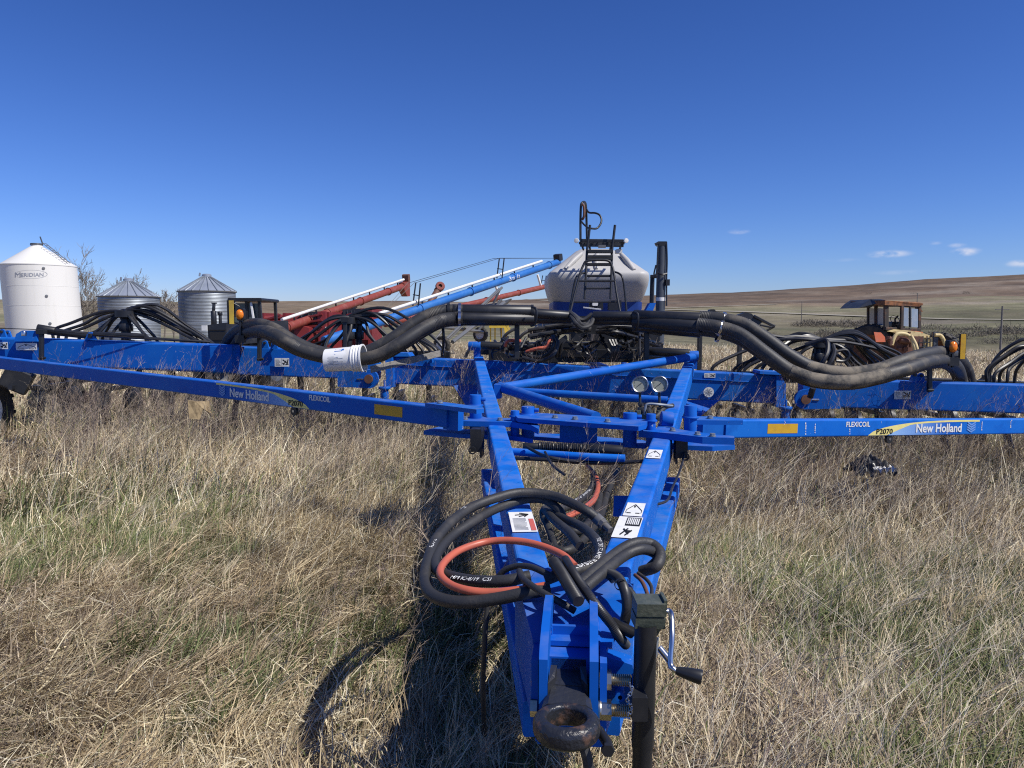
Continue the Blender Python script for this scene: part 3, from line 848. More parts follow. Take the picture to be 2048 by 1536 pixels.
# ---- pressure gauges on their manifold
for x in (1280, 1319):
    c = W(x, 768.5, 5.5); n = (Vector((-.12, -1, .10))).normalized()
    mb = MB(); mb.lathe([(1e-3, .030), (.054, .030), (.058, .026), (.058, -.012), (.052, -.012)], c - n * .02, n, 36)
    mb2 = MB(); mb2.lathe([(.051, .0), (.052, .014), (.056, .017), (.0595, .014), (.0595, -.03), (.05, -.034), (1e-3, -.034)], c, n, 36)
    g = mb2.build("gauge", M['chrome'], drill)
    mb = MB(); mb.lathe([(1e-4, .004), (.0515, .004)], c, n, 36); mb.build("dial", M['gauge_face'], g)
    xx = n.cross(ZV).normalized() * -1; yy = n.cross(xx) * (-1 if n.cross(xx).z < 0 else 1)
    k = MB()
    for i in range(28):
        a = R(-135 + 270 * i / 27); r0 = .037 if i % 3 == 0 else .041
        dv = xx * math.sin(a) + yy * math.cos(a); pv = xx * math.cos(a) - yy * math.sin(a)
        o = c + n * .0055; wd = .0009 if i % 3 else .0014
        k.add([o + dv * r0 - pv * wd, o + dv * r0 + pv * wd, o + dv * .045 + pv * wd, o + dv * .045 - pv * wd], [(0, 1, 2, 3)])
    k.build("scale_marks", M['decal_black'], g)
    a = R(-128); dv = xx * math.sin(a) + yy * math.cos(a); pv = xx * math.cos(a) - yy * math.sin(a); o = c + n * .007
    nd = MB(); nd.add([o - dv * .014 - pv * .0026, o - dv * .014 + pv * .0026, o + dv * .040 + pv * .0006, o + dv * .040 - pv * .0006], [(0, 1, 2, 3)]); nd.build("needle", M['decal_black'], g)
    st = MB(); b = W(x + 1, 826, 5.5); st.cyl(c - ZV * .05 + AX * .02, b, .010, 10); st.cyl(b.lerp(c, .35), b.lerp(c, .25), .018, 6); st.cyl(b, b.lerp(c, .2), .022, 6); st.build("gauge_stem", M['black'], g)
mb = MB(); mb.box(W(1290, 834, 5.5), .20, .07, .05, LX, AX, bev=.005)
for x in (1262, 1276, 1300, 1318): hexnut(mb, W(x, 829, 5.45), ZV, .02, .03)
mb.build("valve_manifold", M['gear'], drill)
mb = MB(); mb.tube([W(1290, 830, 5.45), W(1291, 815, 5.45), W(1296, 808, 5.45), W(1320, 809, 5.45), W(1345, 812, 5.5)], .009, 8); mb.build("steel_line", M['galv'], drill)
mb = MB(); mb.tube([W(1296, 812, 5.5), W(1300, 828, 5.4), W(1312, 834, 5.4), W(1330, 815, 5.5), W(1345, 811, 5.6)], .017, 8); mb.build("cable", M['rubber'], drill)
mb = MB(); mb.cyl(W(1322, 838, 5.3), W(1345, 840, 5.3), .055, 18); mb.build("pivot_sleeve", M['blue'], drill)

# ---- draft poles to the wings with their lettering
def pole_pts(A, B):
    return Vector(A), Vector(B)
pL0, pL1 = W(893, 836, 5.25), W(-220, 700, 10.9)
pR0, pR1 = W(1452, 858.5, 5.73), W(2360, 850, 8.15)
def draft_pole(A, B, side):
    h, w = .138, .105
    d = (B - A).normalized(); up = d.cross(Vector((-d.y, d.x, 0)).normalized()); up = up if up.z > 0 else -up
    nrm = d.cross(up).normalized(); nrm = nrm if nrm.y < 0 else -nrm
    mb = MB(); mb.bar(A - nrm * w / 2, B - nrm * w / 2, w, h, .012, 3, up)
    return mb.build("draft_pole", M['blue_worn' if side > 0 else 'blue'], drill), d, up, nrm, h
poleL, dL, uL, nL, hP = draft_pole(pL0, pL1, -1)
poleR, dR, uR, nR, _ = draft_pole(pR0, pR1, 1)
mb = MB(); mb.box(pL0 + nL * -.05 + dL * -.02, .13, .06, .165, dL, nL, uL); mb.build("pole_end", M['blue'], drill)
mb = MB(); mb.box(pR0 + nR * -.05 + dR * -.10, .20, .07, .15, dR, nR, uR); mb.build("pole_end", M['blue'], drill)

def on_line(A, d, px):
    """length along A+d*t where the pole passes photo column px"""
    lo, hi = -1.0, 12.0
    u = (px - CX) / F
    # solve x = u * depth
    cp, sp = math.cos(PITCH), math.sin(PITCH)
    f = lambda t: (A.x + d.x * t) - u * ((A.y + d.y * t) * cp - (A.z + d.z * t - HC) * sp)
    s = f(lo)
    for _ in range(60):
        m_ = (lo + hi) / 2
        if (f(m_) > 0) == (s > 0): lo = m_
        else: hi = m_
    return lo
def pole_decals(pole, A, d, up, nrm, flip, cols):
    # cols: FLEXICOIL x0,x1 ; swoosh x0..x1 ; P2070 x0,x1 ; name x0,x1 ; tape x0,x1
    rd = -d if flip else d                      # reading direction, left to right
    def P(px, v, lift=.002):
        t = on_line(A, d, px)
        return A + d * t + up * (v * hP) + nrm * lift
    def area(px0, px1, v0, v1, lift=.002):
        O = P(px0, v0, lift); return O, P(px1, v0, lift) - O, up * ((v1 - v0) * hP)
    mb = MB(); O, U, V = area(*cols['tape'], -.26, .28); quad_on(mb, O, U, V, 0, 1, 0, 1); mb.build("reflective_tape", M['amber_tape'], pole)
    O, U, V = area(*cols['flex'], .08, .37); text_on("lettering", "FLEXICOIL", O, U, V, M['decal_white'], pole, .016)
    # yellow and pale blue sweep
    x0, x1 = cols['sweep']; N = 24
    def strip(name, m, top, bot, lift):
        mb = MB(); v = []
        for i in range(N + 1):
            s = i / N; px = x0 + (x1 - x0) * s
            v += [P(px, bot(s), lift), P(px, top(s), lift)]
        mb.add(v, [(2 * i, 2 * i + 2, 2 * i + 3, 2 * i + 1) for i in range(N)]); return mb.build(name, m, pole)
    topf = lambda s: -.44 + .90 * (1 - (1 - s) ** 2.6) ** .62
    inn = lambda s: max(-.45, topf(s) - (.10 + .75 * max(0, 1 - s * 2.6) + .02 * s)) if s > .18 else -.45
    strip("decal", M['decal_yellow'], topf, lambda s: inn(s) if s > .2 else -.45, .0025)
    v = []; cc = []
    for i in range(N + 1):
        s = .19 + .60 * i / N; px = x0 + (x1 - x0) * s; k = min(1, i / N * 1.15)
        v += [P(px, -.45, .002), P(px, max(-.449, inn(s)), .002)]
        c_ = np.array([.30, .50, .80]) * (1 - k) + np.array([.006, .115, .51]) * k; cc += [c_, c_]
    vv = np.array([list(q - Vector(drill.location)) for q in v])
    np_mesh("decal", vv, np.array([(2 * i, 2 * i + 2, 2 * i + 3, 2 * i + 1) for i in range(N)]), np.zeros((0, 3), int), M['print'], np.array(cc), pole)
    O, U, V = area(*cols['p'], -.36, -.06, .0045); text_on("lettering", "P2070", O, U, V, M['decal_black'], pole, .014)
    O, U, V = area(*cols['name'], -.30, .22, .0045); text_on("lettering", "New Holland", O, U, V, M['decal_white'], pole, .016)
    # leaf emblem
    xe0, xe1 = cols['leaf']; mb = MB()
    for i in range(4):
        for sg in (-1, 1):
            def E(u, v):
                px = xe0 + (xe1 - xe0) * (.5 + u * .5); return P(px, -.02 + v * .36, .0045)
            b0 = -.95 + i * .42; b1 = b0 + .30
            mb.add([E(0, b0), E(sg * .82, b0 + .50), E(sg * .80, b1 + .45), E(0, b1)], [(0, 1, 2, 3) if sg > 0 else (3, 2, 1, 0)])
    mb.build("emblem", M['decal_blue'], pole)
pole_decals(poleR, pR0, dR, uR, nR, False, dict(tape=(1535, 1595), flex=(1692, 1739), sweep=(1737, 1958), p=(1753, 1785), name=(1832, 1922), leaf=(1932, 1952)))
pole_decals(poleL, pL0, dL, uL, nL, True, dict(tape=(749, 805), flex=(619, 661), sweep=(619, 433), p=(578, 606), name=(461, 538), leaf=(438, 452)))
for (pole, A, d, up, nrm, px) in ((poleL, pL0, dL, uL, nL, 585), (poleR, pR0, dR, uR, nR, 1783)):
    c = A + d * on_line(A, d, px) - up * (hP / 2 + .028) - nrm * .02
    mb = MB(); mb.lathe([(.012, -.012), (.036, -.012), (.038, 0), (.036, .012), (.012, .012), (.012, -.012)], c, nrm, 22); mb.build("roller", M['black'], pole)
    mb = MB(); mb.lathe([(1e-3, .016), (.011, .016), (.012, -.016)], c, nrm, 12); mb.build("roller_pin", M['chrome'], pole)
# chalky streaks of bird lime on the right-hand pole
mb = MB()
for px, a, b in ((1611, -.35, .35), (1630, -.3, .3), (1700, -.4, .0), (1963, -.25, .4), (2021, -.1, .45), (1568, .2, .45), (1895, -.45, .1)):
    t = on_line(pR0, dR, px)
    for k in range(5):
        v0 = a + (b - a) * k / 5 + random.uniform(0, .04); v1 = v0 + (b - a) / 5 * random.uniform(.4, .95)
        w_ = random.uniform(.002, .006); o = pR0 + dR * (t + random.uniform(-.006, .006)) + nR * .003
        mb.add([o + uR * v0 * hP - dR * w_, o + uR * v0 * hP + dR * w_, o + uR * v1 * hP + dR * w_ * .6, o + uR * v1 * hP - dR * w_ * .6], [(0, 1, 2, 3)])
mb.build("streaks", M['decal_white'], poleR)

# ---- toolbar beams
def toolbar(A_top, A_bot, B_top, B_bot, thick, r=.018, lip=True):
    """hollow-section beam given the front face corners"""
    mb = MB()
    A = (A_top + A_bot) / 2; B = (B_top + B_bot) / 2
    h = ((A_top - A_bot).length + (B_top - B_bot).length) / 2
    d = (B - A).normalized(); n = Vector((-d.y, d.x, 0)).normalized(); n = n if n.y > 0 else -n
    mb.bar(A + n * thick / 2, B + n * thick / 2, thick, h, r, 3)
    if lip:   # a folded crease along the face
        up = ZV
        mb.bar(A - n * .006 + up * h * .22, B - n * .006 + up * h * .22, .012, .01, .003)
    return mb.build("main_beam", M['blue'], drill), A, B, d, n, h
bc, cA, cB, cd, cn, ch = toolbar(W(787, 713, 9.62), W(787, 768, 9.62), W(1556, 751, 9.05), W(1556, 808, 9.05), .26)
bl, lA, lB, ld, ln, lh = toolbar(W(420, 692, 9.85), W(420, 747, 9.85), W(752, 703, 9.68), W(752, 761, 9.68), .26, .018, False)
bo, oA, oB, od, on, oh = toolbar(W(-120, 669, 9.75), W(-120, 727, 9.75), W(464, 691, 9.55), W(464, 746, 9.55), .24, .03, False)
br, rA, rB, rd_, rn, rh = toolbar(W(1606, 757, 9.0), W(1606, 813, 9.0), W(2230, 775, 8.6), W(2230, 834, 8.6), .26, .018, False)
# end flange of the centre beam and cover plates
mb = MB(); mb.prism([W(1553, 746, 8.98), W(1560, 748, 8.98), W(1572, 768, 8.98), W(1572, 806, 8.98), W(1560, 816, 8.98), W(1553, 814, 8.98)], Vector((.02, .30, 0))); mb.build("end_flange", M['blue'], drill)
mb = MB(); mb.prism([W(1520, 742, 8.95), W(1590, 746, 8.95), W(1590, 751, 8.95), W(1520, 748, 8.95)], Vector((.02, .34, 0))); mb.build("cap_plate", M['blue'], drill)
mb = MB(); mb.prism([W(778, 706, 9.55), W(815, 706, 9.55), W(820, 713, 9.55), W(778, 713, 9.55)], Vector((.02, .3, 0))); mb.build("cap_plate", M['blue'], drill)
mb = MB(); mb.prism([W(770, 705, 9.5), W(784, 705, 9.5), W(786, 775, 9.5), W(772, 775, 9.5)], Vector((.02, .3, 0))); mb.build("end_flange", M['blue'], drill)
# knuckles with big hinge pins
for (x, y, d, s) in ((738, 758, 9.5, -1), (1611, 799, 8.9, 1)):
    c = W(x, y, d)
    mb = MB()
    pts = []
    for k in range(13):
        a = R(90 + s * 0 - 180 * k / 12) if s < 0 else R(90 + 180 * k / 12)
        pts.append(c + LX * .115 * math.cos(a) + ZV * .115 * math.sin(a))
    ext = -.40 if s < 0 else .40
    pts += [c + LX * ext + ZV * -.10, c + LX * ext + ZV * .20]
    mb.prism(pts, AX * .05); k_ = mb.build("hinge_knuckle", M['blue'], drill)
    mb = MB(); mb.cyl(c - AX * .03, c + AX * .30, .055, 24); mb.build("hinge_pin", M['brown'], k_)
    mb = MB(); mb.lathe([(.057, 0), (.068, 0), (.068, -.012), (.057, -.012), (.057, 0)], c, AX, 24); mb.build("hinge_collar", M['blue'], k_)
    mb = MB(); mb.cyl(c + LX * .06 * s, c + LX * .15 * s, .012, 8); mb.build("lock_bolt", M['chrome'], k_)
mb = MB(); mb.cyl(W(1620, 795, 8.8), W(1626, 776, 8.75), .035, 12); mb.build("grease_boot", M['black'], drill)
for (x, y, d) in ((769, 775, 9.4), (1572, 815, 8.9)):
    c = W(x, y, d); mb = MB(); mb.cyl(c - ZV * .18, c, .05, 18); mb.cyl(c - ZV * .02, c + ZV * .01, .075, 18); mb.cyl(c, c + ZV * .09, .012, 8); mb.build("stop_bolt", M['blue'], drill)
# boxy brackets standing out from the centre beam (they throw the slanting shadows)
for (x, y, d) in ((863, 718, 9.5), (1468, 753, 9.05)):
    c = W(x, y, d); mb = MB(); mb.box(c - AX * .06, .055, .17, .085, LX, AX); mb.build("beam_bracket", M['blue'], drill)
mb = MB(); mb.prism([W(1372, 800, 8.7), W(1440, 800, 8.7), W(1425, 812, 8.6), W(1395, 838, 8.4), W(1372, 838, 8.4)], AX * .02); mb.build("web_plate", M['blue'], drill)
mb = MB(); mb.prism([W(905, 768, 9.2), W(965, 770, 9.0), W(975, 850, 7.2), W(955, 850, 7.2)], AX * .03); mb.build("web_plate", M['blue'], drill)
# plates on the outer left beam: eyes and lifting ears
def ear(x, y, d, w, h, name="lifting_ear"):
    c = W(x, y, d); mb = MB(); pts = [c + LX * -w / 2, c + LX * w / 2]
    for k in range(7):
        a = R(180 * k / 6); pts.append(c + LX * w * .32 * math.cos(a) + ZV * (h - w * .32 + w * .32 * math.sin(a)))
    mb.prism(pts, AX * .025); b = mb.build(name, M['blue'], drill)
    mb = MB(); mb.cyl(c + ZV * (h - w * .32) - AX * .02, c + ZV * (h - w * .32) + AX * .05, w * .16, 14); mb.build("ear_pin", M['black'], b)
for a in ((4, 674, 9.6, .11, .10), (15, 675, 9.75, .10, .09), (181, 680, 9.6, .16, .10), (530, 697, 9.6, .10, .10), (548, 698, 9.7, .10, .10), (1829, 762, 8.8, .10, .10), (1842, 763, 8.9, .10, .10)):
    ear(*a)
mb = MB(); mb.prism([W(28, 683, 9.6), W(32, 668, 9.6), W(44, 661, 9.6), W(72, 661, 9.6), (W(74, 683, 9.6))], AX * .05); mb.build("cap_plate", M['blue'], drill)
mb = MB(); mb.cyl(W(48, 672, 9.5), W(48, 663, 9.5), .03, 12); mb.build("cap_nut", M['chrome'], drill)
# fold cylinders (black) lying along the beams
for (p0, p1, r) in (((75, 656, 9.6), (110, 662, 9.65), .05), ((95, 662, 9.65), (185, 672, 9.7), .045), ((185, 670, 9.7), (420, 684, 9.9), .018), ((955, 690, 9.4), (1075, 696, 9.5), .05), ((1380, 708, 8.95), (1300, 703, 9.1), .055), ((188, 668, 9.6), (290, 672, 9.6), .03)):
    mb = MB(); mb.cyl(W(*p0), W(*p1), r, 16); mb.build("fold_cylinder", M['black'], drill)
for (x, y, d) in ((952, 692, 9.4), (1386, 711, 8.95)):
    c = W(x, y, d); mb = MB(); mb.cyl(c - LX * .09, c + LX * .06, .055, 20); mb.prism([c + LX * -.03 - ZV * .02, c + LX * .05 - ZV * .02, c + LX * .05 - ZV * .16, c + LX * -.03 - ZV * .16], AX * .08); mb.build("clevis", M['blue'], drill)
mb = MB(); mb.tube([W(-20, 656, 9.5), W(90, 660, 9.5), W(180, 668, 9.5), W(330, 680, 9.6)], .006, 6); mb.build("cable", M['smallhose'], drill)
# lamp post stand at the left wing and black hanger
for (x, y0, y1, d) in ((83, 664, 720, 9.45), (519, 670, 722, 9.5), (1859, 712, 784, 8.75), (690, 640, 700, 9.9)):
    mb = MB(); mb.bar(W(x, y0, d), W(x, y1, d), .05, .05, .01); mb.box(W(x, y0, d), .09, .09, .05); mb.cyl(W(x - 5, y1 - 4, d - .02), W(x + 8, y1 - 4, d - .02), .015, 8); mb.build("hose_hanger", M['black'], drill)

# stickers on the beams
def face_sticker(px0, px1, yt, yb, d, lift, parent, style):
    O = W(px0, yb, d); U = W(px1, yb, d - (px1 - px0) / F * d * .098) - O; V = ZV * ((yb - yt) / F * d)
    n = Vector(U).cross(V).normalized()
    sticker(O + n * lift, U, V, parent, style)
face_sticker(551, 580, 716, 733, 9.775, .02, bl, 0)
face_sticker(1787, 1820, 781, 798, 8.89, .02, br, 0)
face_sticker(-12, 20, 684, 698, 9.72, .03, bo, 0)
face_sticker(36, 78, 686, 700, 9.69, .03, bo, 1)
face_sticker(1408, 1430, 746, 755, 9.16, .02, bc, 0)
c = W(1417, 784, 9.15) - cn * .02
mb = MB(); mb.lathe([(1e-3, 0), (.060, 0)], c, -cn, 28); e_ = mb.build("decal", M['decal_white'], bc)
mb = MB()
for k in range(4):
    a = R(45 * k + 20); u_ = LX * math.cos(a) + ZV * math.sin(a); v_ = -LX * math.sin(a) + ZV * math.cos(a); o = c - cn * .003
    mb.add([o - u_ * .045 - v_ * .005, o + u_ * .045 - v_ * .005, o + u_ * .045 + v_ * .005, o - u_ * .045 + v_ * .005], [(0, 1, 2, 3)])
mb.build("decal_print", M['decal_grey'], bc)
# stickers on the drawbar tubes
def tube_sticker(A, B, t0, t1, m0, m1, parent, style, rot=False):
    """on the tube's top: t along (from near), m across -1..1"""
    d = (B - A); side = d.cross(ZV).normalized()
    up = side.cross(d).normalized()
    O = A + d * t0 + side * (m0 * .059) + up * .003
    U = side * ((m1 - m0) * .059); V = d * (t1 - t0)
    sticker(O, U, V, parent, style)
def tpar(A, B, y):
    lo, hi = -.2, 1.2
    for _ in range(50):
        m_ = (lo + hi) / 2; p = A + (B - A) * m_
        cp, sp = math.cos(PITCH), math.sin(PITCH)
        dep = p.y * cp - (p.z - HC) * sp; up = p.y * sp + (p.z - HC) * cp
        py = CY - F * up / dep
        if py > y: lo = m_
        else: hi = m_
    return lo
tube_sticker(*TR, tpar(*TR, 918), tpar(*TR, 901), -.75, .62, T['R'], 1)
tube_sticker(*TR, tpar(*TR, 1034), tpar(*TR, 1008), -.72, .66, T['R'], 1)
tube_sticker(*TR, tpar(*TR, 1078), tpar(*TR, 1036), -.9, .8, T['R'], 2)
tube_sticker(*TL, tpar(*TL, 1066), tpar(*TL, 1026), -.85, .9, T['L'], 3)

# ---- running gear: gauge wheels and row openers
def wheel(c, axis, r, w, parent, rim='rim'):
    wt = MB()
    prof = [(r * .58, -w * .38), (r * .75, -w * .5), (r * .93, -w * .46), (r, -w * .30), (r, w * .30), (r * .93, w * .46), (r * .75, w * .5), (r * .58, w * .38)]
    wt.lathe(prof, c, axis, 40)
    a = Vector(axis).normalized(); x = a.orthogonal().normalized(); y = a.cross(x)
    for k in range(28):
        t = 2 * math.pi * k / 28; dv = x * math.cos(t) + y * math.sin(t); tv = -x * math.sin(t) + y * math.cos(t)
        wt.box(Vector(c) + dv * r + a * w * .2 * (1 if k % 2 else -1), w * .42, r * .10, r * .05, a, tv, dv)
    o = wt.build("wheel", M['tyre'], parent)
    rm = MB(); rm.lathe([(1e-3, -w * .20), (r * .14, -w * .24), (r * .16, -w * .10), (r * .42, -w * .12), (r * .5, -w * .3), (r * .60, -w * .40), (r * .60, w * .40), (r * .5, w * .3), (r * .4, w * .1), (1e-3, w * .1)], c, axis, 32)
    for k in range(6):
        t = 2 * math.pi * k / 6; dv = x * math.cos(t) + y * math.sin(t); rm.cyl(Vector(c) + dv * r * .28 - a * w * .16, Vector(c) + dv * r * .28 - a * w * .10, r * .035, 6)
    rm.build("rim", M[rim], o)
    return o
for (x, y, d) in ((-50, 822, 9.4), (118, 812, 11.5)):
    c = W(x, y, d); wheel(c, LX * -1 + AX * .12, .47, .28, drill, 'rim' if x < 0 else 'darkgrey')
mb = MB(); mb.bar(W(8, 748, 9.5), W(60, 770, 9.6), .16, .28, .02); mb.bar(W(20, 775, 9.4), W(95, 776, 10.6), .05, .06, .01); mb.bar(W(45, 745, 9.6), W(45, 775, 9.6), .1, .14, .02); mb.build("wheel_frame", M['black'], drill)
op = MB()
P0 = W(1680, 800, 9.6)
op.tube([(0, 0, .95), (0, .10, .98), (0, .26, .86), (0, .30, .60), (0, .22, .36), (0, .10, .14)], .032, 8)
op.box((0, -.02, .98), .10, .18, .12)
op.box((0, .55, .55), .05, .9, .06)
op.lathe([(1e-3, -.04), (.12, -.04), (.22, -.045), (.245, -.03), (.245, .03), (.22, .045), (.12, .04), (1e-3, .04)], (0, .95, .27), (1, 0, 0), 28)
op.tube([(.03, .3, .95), (.02, .34, .6), (0, .26, .2)], .016, 6)
op.prism([(-.02, .12, .22), (-.02, .02, .02), (-.02, .10, .0), (-.02, .22, .14)], (.04, 0, 0))
opener0 = op.build("row_opener", M['black'], drill)
opener0.location = Vector((0, 0, 0))
me_op = opener0.data
for k, (px, dd) in enumerate([(px, 9.9 + (.9 if i % 2 else 0)) for i, px in enumerate(range(60, 2080, 66))]):
    o = opener0 if k == 0 else opener0.copy()
    if k: COL.objects.link(o)
    p = W(px, 790, dd + .15)
    # mesh was stored relative to the drill's own location
    o.location = Vector((p.x, p.y, tz(p.x, p.y) + .02))
for v in me_op.vertices:
    v.co += Vector(drill.location)
for o in [c for c in drill.children if c.name.startswith("row_opener")]:
    o.location -= Vector(drill.location)
# second and third frame ranks behind
for (x0, y0, x1, y1, d) in ((120, 688, 900, 712, 11.2), (960, 700, 1340, 712, 10.4), (1400, 748, 2200, 778, 10.4)):
    mb = MB(); mb.bar(W(x0, y0, d), W(x1, y1, d - .5), .10, .12, .01); mb.build("rear_frame_bar", M['black'], drill)

# ---- warning lamps and reflectors
for (lx, ly, rx, y0, y1, d, pb, bx) in ((479, 629, 463, 601, 648, 9.3, 690, 481), (1907, 694, 1926, 668, 718, 8.5, 735, 1905)):
    c = W(lx, ly, d)
    n = Vector((-.15 if lx < 1000 else .35, -1, 0)).normalized()
    mb = MB(); mb.lathe([(1e-3, .030), (.022, .028), (.040, .018), (.046, .004), (.046, -.012)], c, n, 28)
    s = mb
    for i, v in enumerate(s.v):       # lens a little taller than wide
        s.v[i] = (v[0], v[1], c.z + (v[2] - c.z) * 1.32)
    lens = s.build("lamp_lens", M['amber'], drill)
    mb = MB(); mb.box(c - n * .045, .085, .06, .15, Vector((-n.y, n.x, 0)), n, bev=.015); mb.bar(W(bx, ly + 12, d + .04), W(bx, pb, d + .04), .03, .03, .006); mb.box(W(bx, pb - 12, d + .03), .11, .08, .09); mb.build("lamp_bracket", M['black'], drill)
    p0, p1 = W(rx, y0, d), W(rx, y1, d)
    mb = MB(); mb.box((p0 + p1) / 2, .055, .008, (p0 - p1).length); mb.build("reflector", M['amber_tape'] if lx > 1000 else M['yellow'], drill)
    mb = MB(); mb.box((p0 + p1) / 2 + Vector((-.018 if lx < 1000 else .0, .012, 0)), .075, .012, (p0 - p1).length * 1.01)
    mb.tube([p0 + ZV * -.02 + Vector((0, .015, 0)), W(lx, ly - 16, d + .04)], .006, 6); mb.tube([p1 + ZV * .03 + Vector((0, .015, 0)), W(lx, ly + 20, d + .04)], .006, 6)
    mb.build("reflector_backing", M['black'], drill)

# ---- thick air hoses and steel trunk pipes
def hose(pts, r, m='bighose', name="air_hose", n=14, sub=7, ribs=False, parent=drill):
    mb = MB()
    if m == 'bighose':          # spiral-ribbed wall
        Q = spline([W(*p) for p in pts], 26)
        rings = [[(r * (1 + (.022 if i % 2 else -.028)) * math.cos(2 * math.pi * k / n), r * (1 + (.022 if i % 2 else -.028)) * math.sin(2 * math.pi * k / n)) for k in range(n)] for i in range(len(Q))]
        mb.sweep(Q, rings)
    else:
        mb.tube([W(*p) for p in pts], r, n, sub)
    return mb.build(name, M[m], parent)
rH = .071
hose([(446, 712, 10.3), (456, 682, 10.05), (480, 658, 9.6), (512, 648, 9.15), (548, 658, 8.85), (590, 684, 8.75), (635, 703, 8.7), (690, 711, 8.65), (735, 703, 8.65), (785, 677, 8.65), (830, 645, 8.7), (868, 626, 8.75), (900, 621, 8.8), (925, 621, 8.8)], rH)
hose([(462, 716, 10.25), (472, 688, 9.95), (496, 665, 9.35), (530, 662, 8.85), (560, 676, 8.55), (600, 699, 8.5), (645, 713, 8.45), (700, 720, 8.4), (755, 711, 8.4), (800, 687, 8.4), (845, 658, 8.5), (880, 641, 8.6), (908, 636, 8.7), (925, 636, 8.7)], rH)
hose([(455, 716, 10.4), (466, 690, 10.1), (492, 669, 9.7), (530, 667, 9.25), (562, 684, 9.0), (600, 703, 8.9), (650, 716, 8.85), (705, 722, 8.8), (760, 713, 8.75), (805, 690, 8.75), (850, 662, 8.8), (885, 645, 8.85), (925, 641, 8.9)], rH * .9)
hose([(1400, 634, 8.6), (1442, 638, 8.5), (1487, 648, 8.4), (1530, 675, 8.3), (1580, 711, 8.2), (1630, 737, 8.15), (1692, 747, 8.1), (1755, 739, 8.15), (1805, 722, 8.2), (1845, 710, 8.35), (1885, 705, 8.6), (1914, 716, 8.95), (1932, 738, 9.2), (1942, 775, 9.35)], rH)
hose([(1395, 648, 8.45), (1437, 654, 8.35), (1480, 668, 8.25), (1530, 705, 8.1), (1580, 741, 8.0), (1630, 759, 7.95), (1692, 764, 7.9), (1755, 753, 7.95), (1815, 737, 8.05), (1860, 723, 8.3), (1892, 722, 8.6), (1914, 736, 8.95), (1926, 775, 9.3)], rH)
hose([(1390, 660, 8.7), (1437, 666, 8.6), (1480, 680, 8.5), (1530, 713, 8.4), (1580, 746, 8.3), (1630, 764, 8.25), (1700, 768, 8.25), (1760, 757, 8.3), (1810, 742, 8.4), (1860, 727, 8.6), (1890, 727, 8.8), (1912, 745, 9.1), (1922, 780, 9.35)], rH * .9)
mb = MB(); mb.tube([W(*p) for p in ((1600, 723, 8.18), (1630, 737, 8.145), (1692, 747, 8.095), (1755, 739, 8.145), (1790, 727, 8.18))], [rH * .93, rH * 1.012, rH * 1.018, rH * 1.01, rH * .93], 16, 10); mb.build("mud_film", M['mudhose'], drill)
mb = MB(); mb.tube([W(*p) for p in ((1580, 741, 7.99), (1630, 759, 7.945), (1692, 764, 7.895), (1755, 753, 7.945), (1815, 737, 8.04))], [rH * .93, rH * 1.012, rH * 1.018, rH * 1.01, rH * .93], 16, 10); mb.build("mud_film", M['mudhose'], drill)
for a, b, r in (((905, 621, 8.8), (1066, 623, 8.9), .073), ((905, 636, 8.7), (1066, 638, 8.9), .066), ((1060, 626, 8.9), (1142, 632, 9.0), .058), ((1060, 638, 8.95), (1142, 638, 9.05), .055), ((905, 641, 8.9), (1066, 641, 9.05), .06),
                ((1186, 632, 9.0), (1278, 632, 8.9), .056), ((1186, 641, 9.05), (1278, 643, 8.95), .05), ((1268, 632, 8.9), (1402, 638, 8.55), .072), ((1268, 645, 8.9), (1402, 654, 8.45), .07), ((1268, 652, 9.0), (1402, 664, 8.7), .068)):
    mb = MB(); mb.cyl(W(*a), W(*b), r, 18); mb.build("trunk_pipe", M['black'], drill)
for (x, y, d, r, dx, dy) in ((917, 621, 8.79, .083, 10, 0), (917, 637, 8.69, .083, 10, 0), (896, 621, 8.79, .083, 8, -1), (1062, 623, 8.9, .080, 6, 0), (1444, 639, 8.5, .084, 9, 2), (1437, 655, 8.35, .084, 9, 3), (1435, 670, 8.55, .078, 8, 3), (1272, 633, 8.9, .079, 5, 0)):
    mb = MB(); mb.lathe([(r * .9, 0), (r, .0), (r, .03), (r * .9, .03)], W(x, y, d), W(x + dx, y + dy, d) - W(x, y, d), 24); mb.build("hose_clamp", M['chrome' if x in (917, 1444, 1437, 1435) else 'black'], drill)
for k, (x, t) in enumerate(((1068, 622), (1271, 632))):
    mb = MB(); mb.tube([W(x - 4, t - 8, 8.75), W(x + 4, t - 4, 8.7), W(x + 5, t + 12, 8.7), W(x + 2, t + 26, 8.75), W(x - 6, t + 30, 8.8)], .014, 6); mb.build("pipe_strap", M['black'], drill)
# posts carrying the trunk pipes
for (x, y0, y1, d) in ((1034, 642, 716, 9.1), (1293, 650, 728, 9.0)):
    mb = MB(); mb.bar(W(x, y0, d), W(x, y1, d), .06, .06, .008); mb.box(W(x, y1, d), .12, .1, .012); mb.build("pipe_post", M['black'], drill)

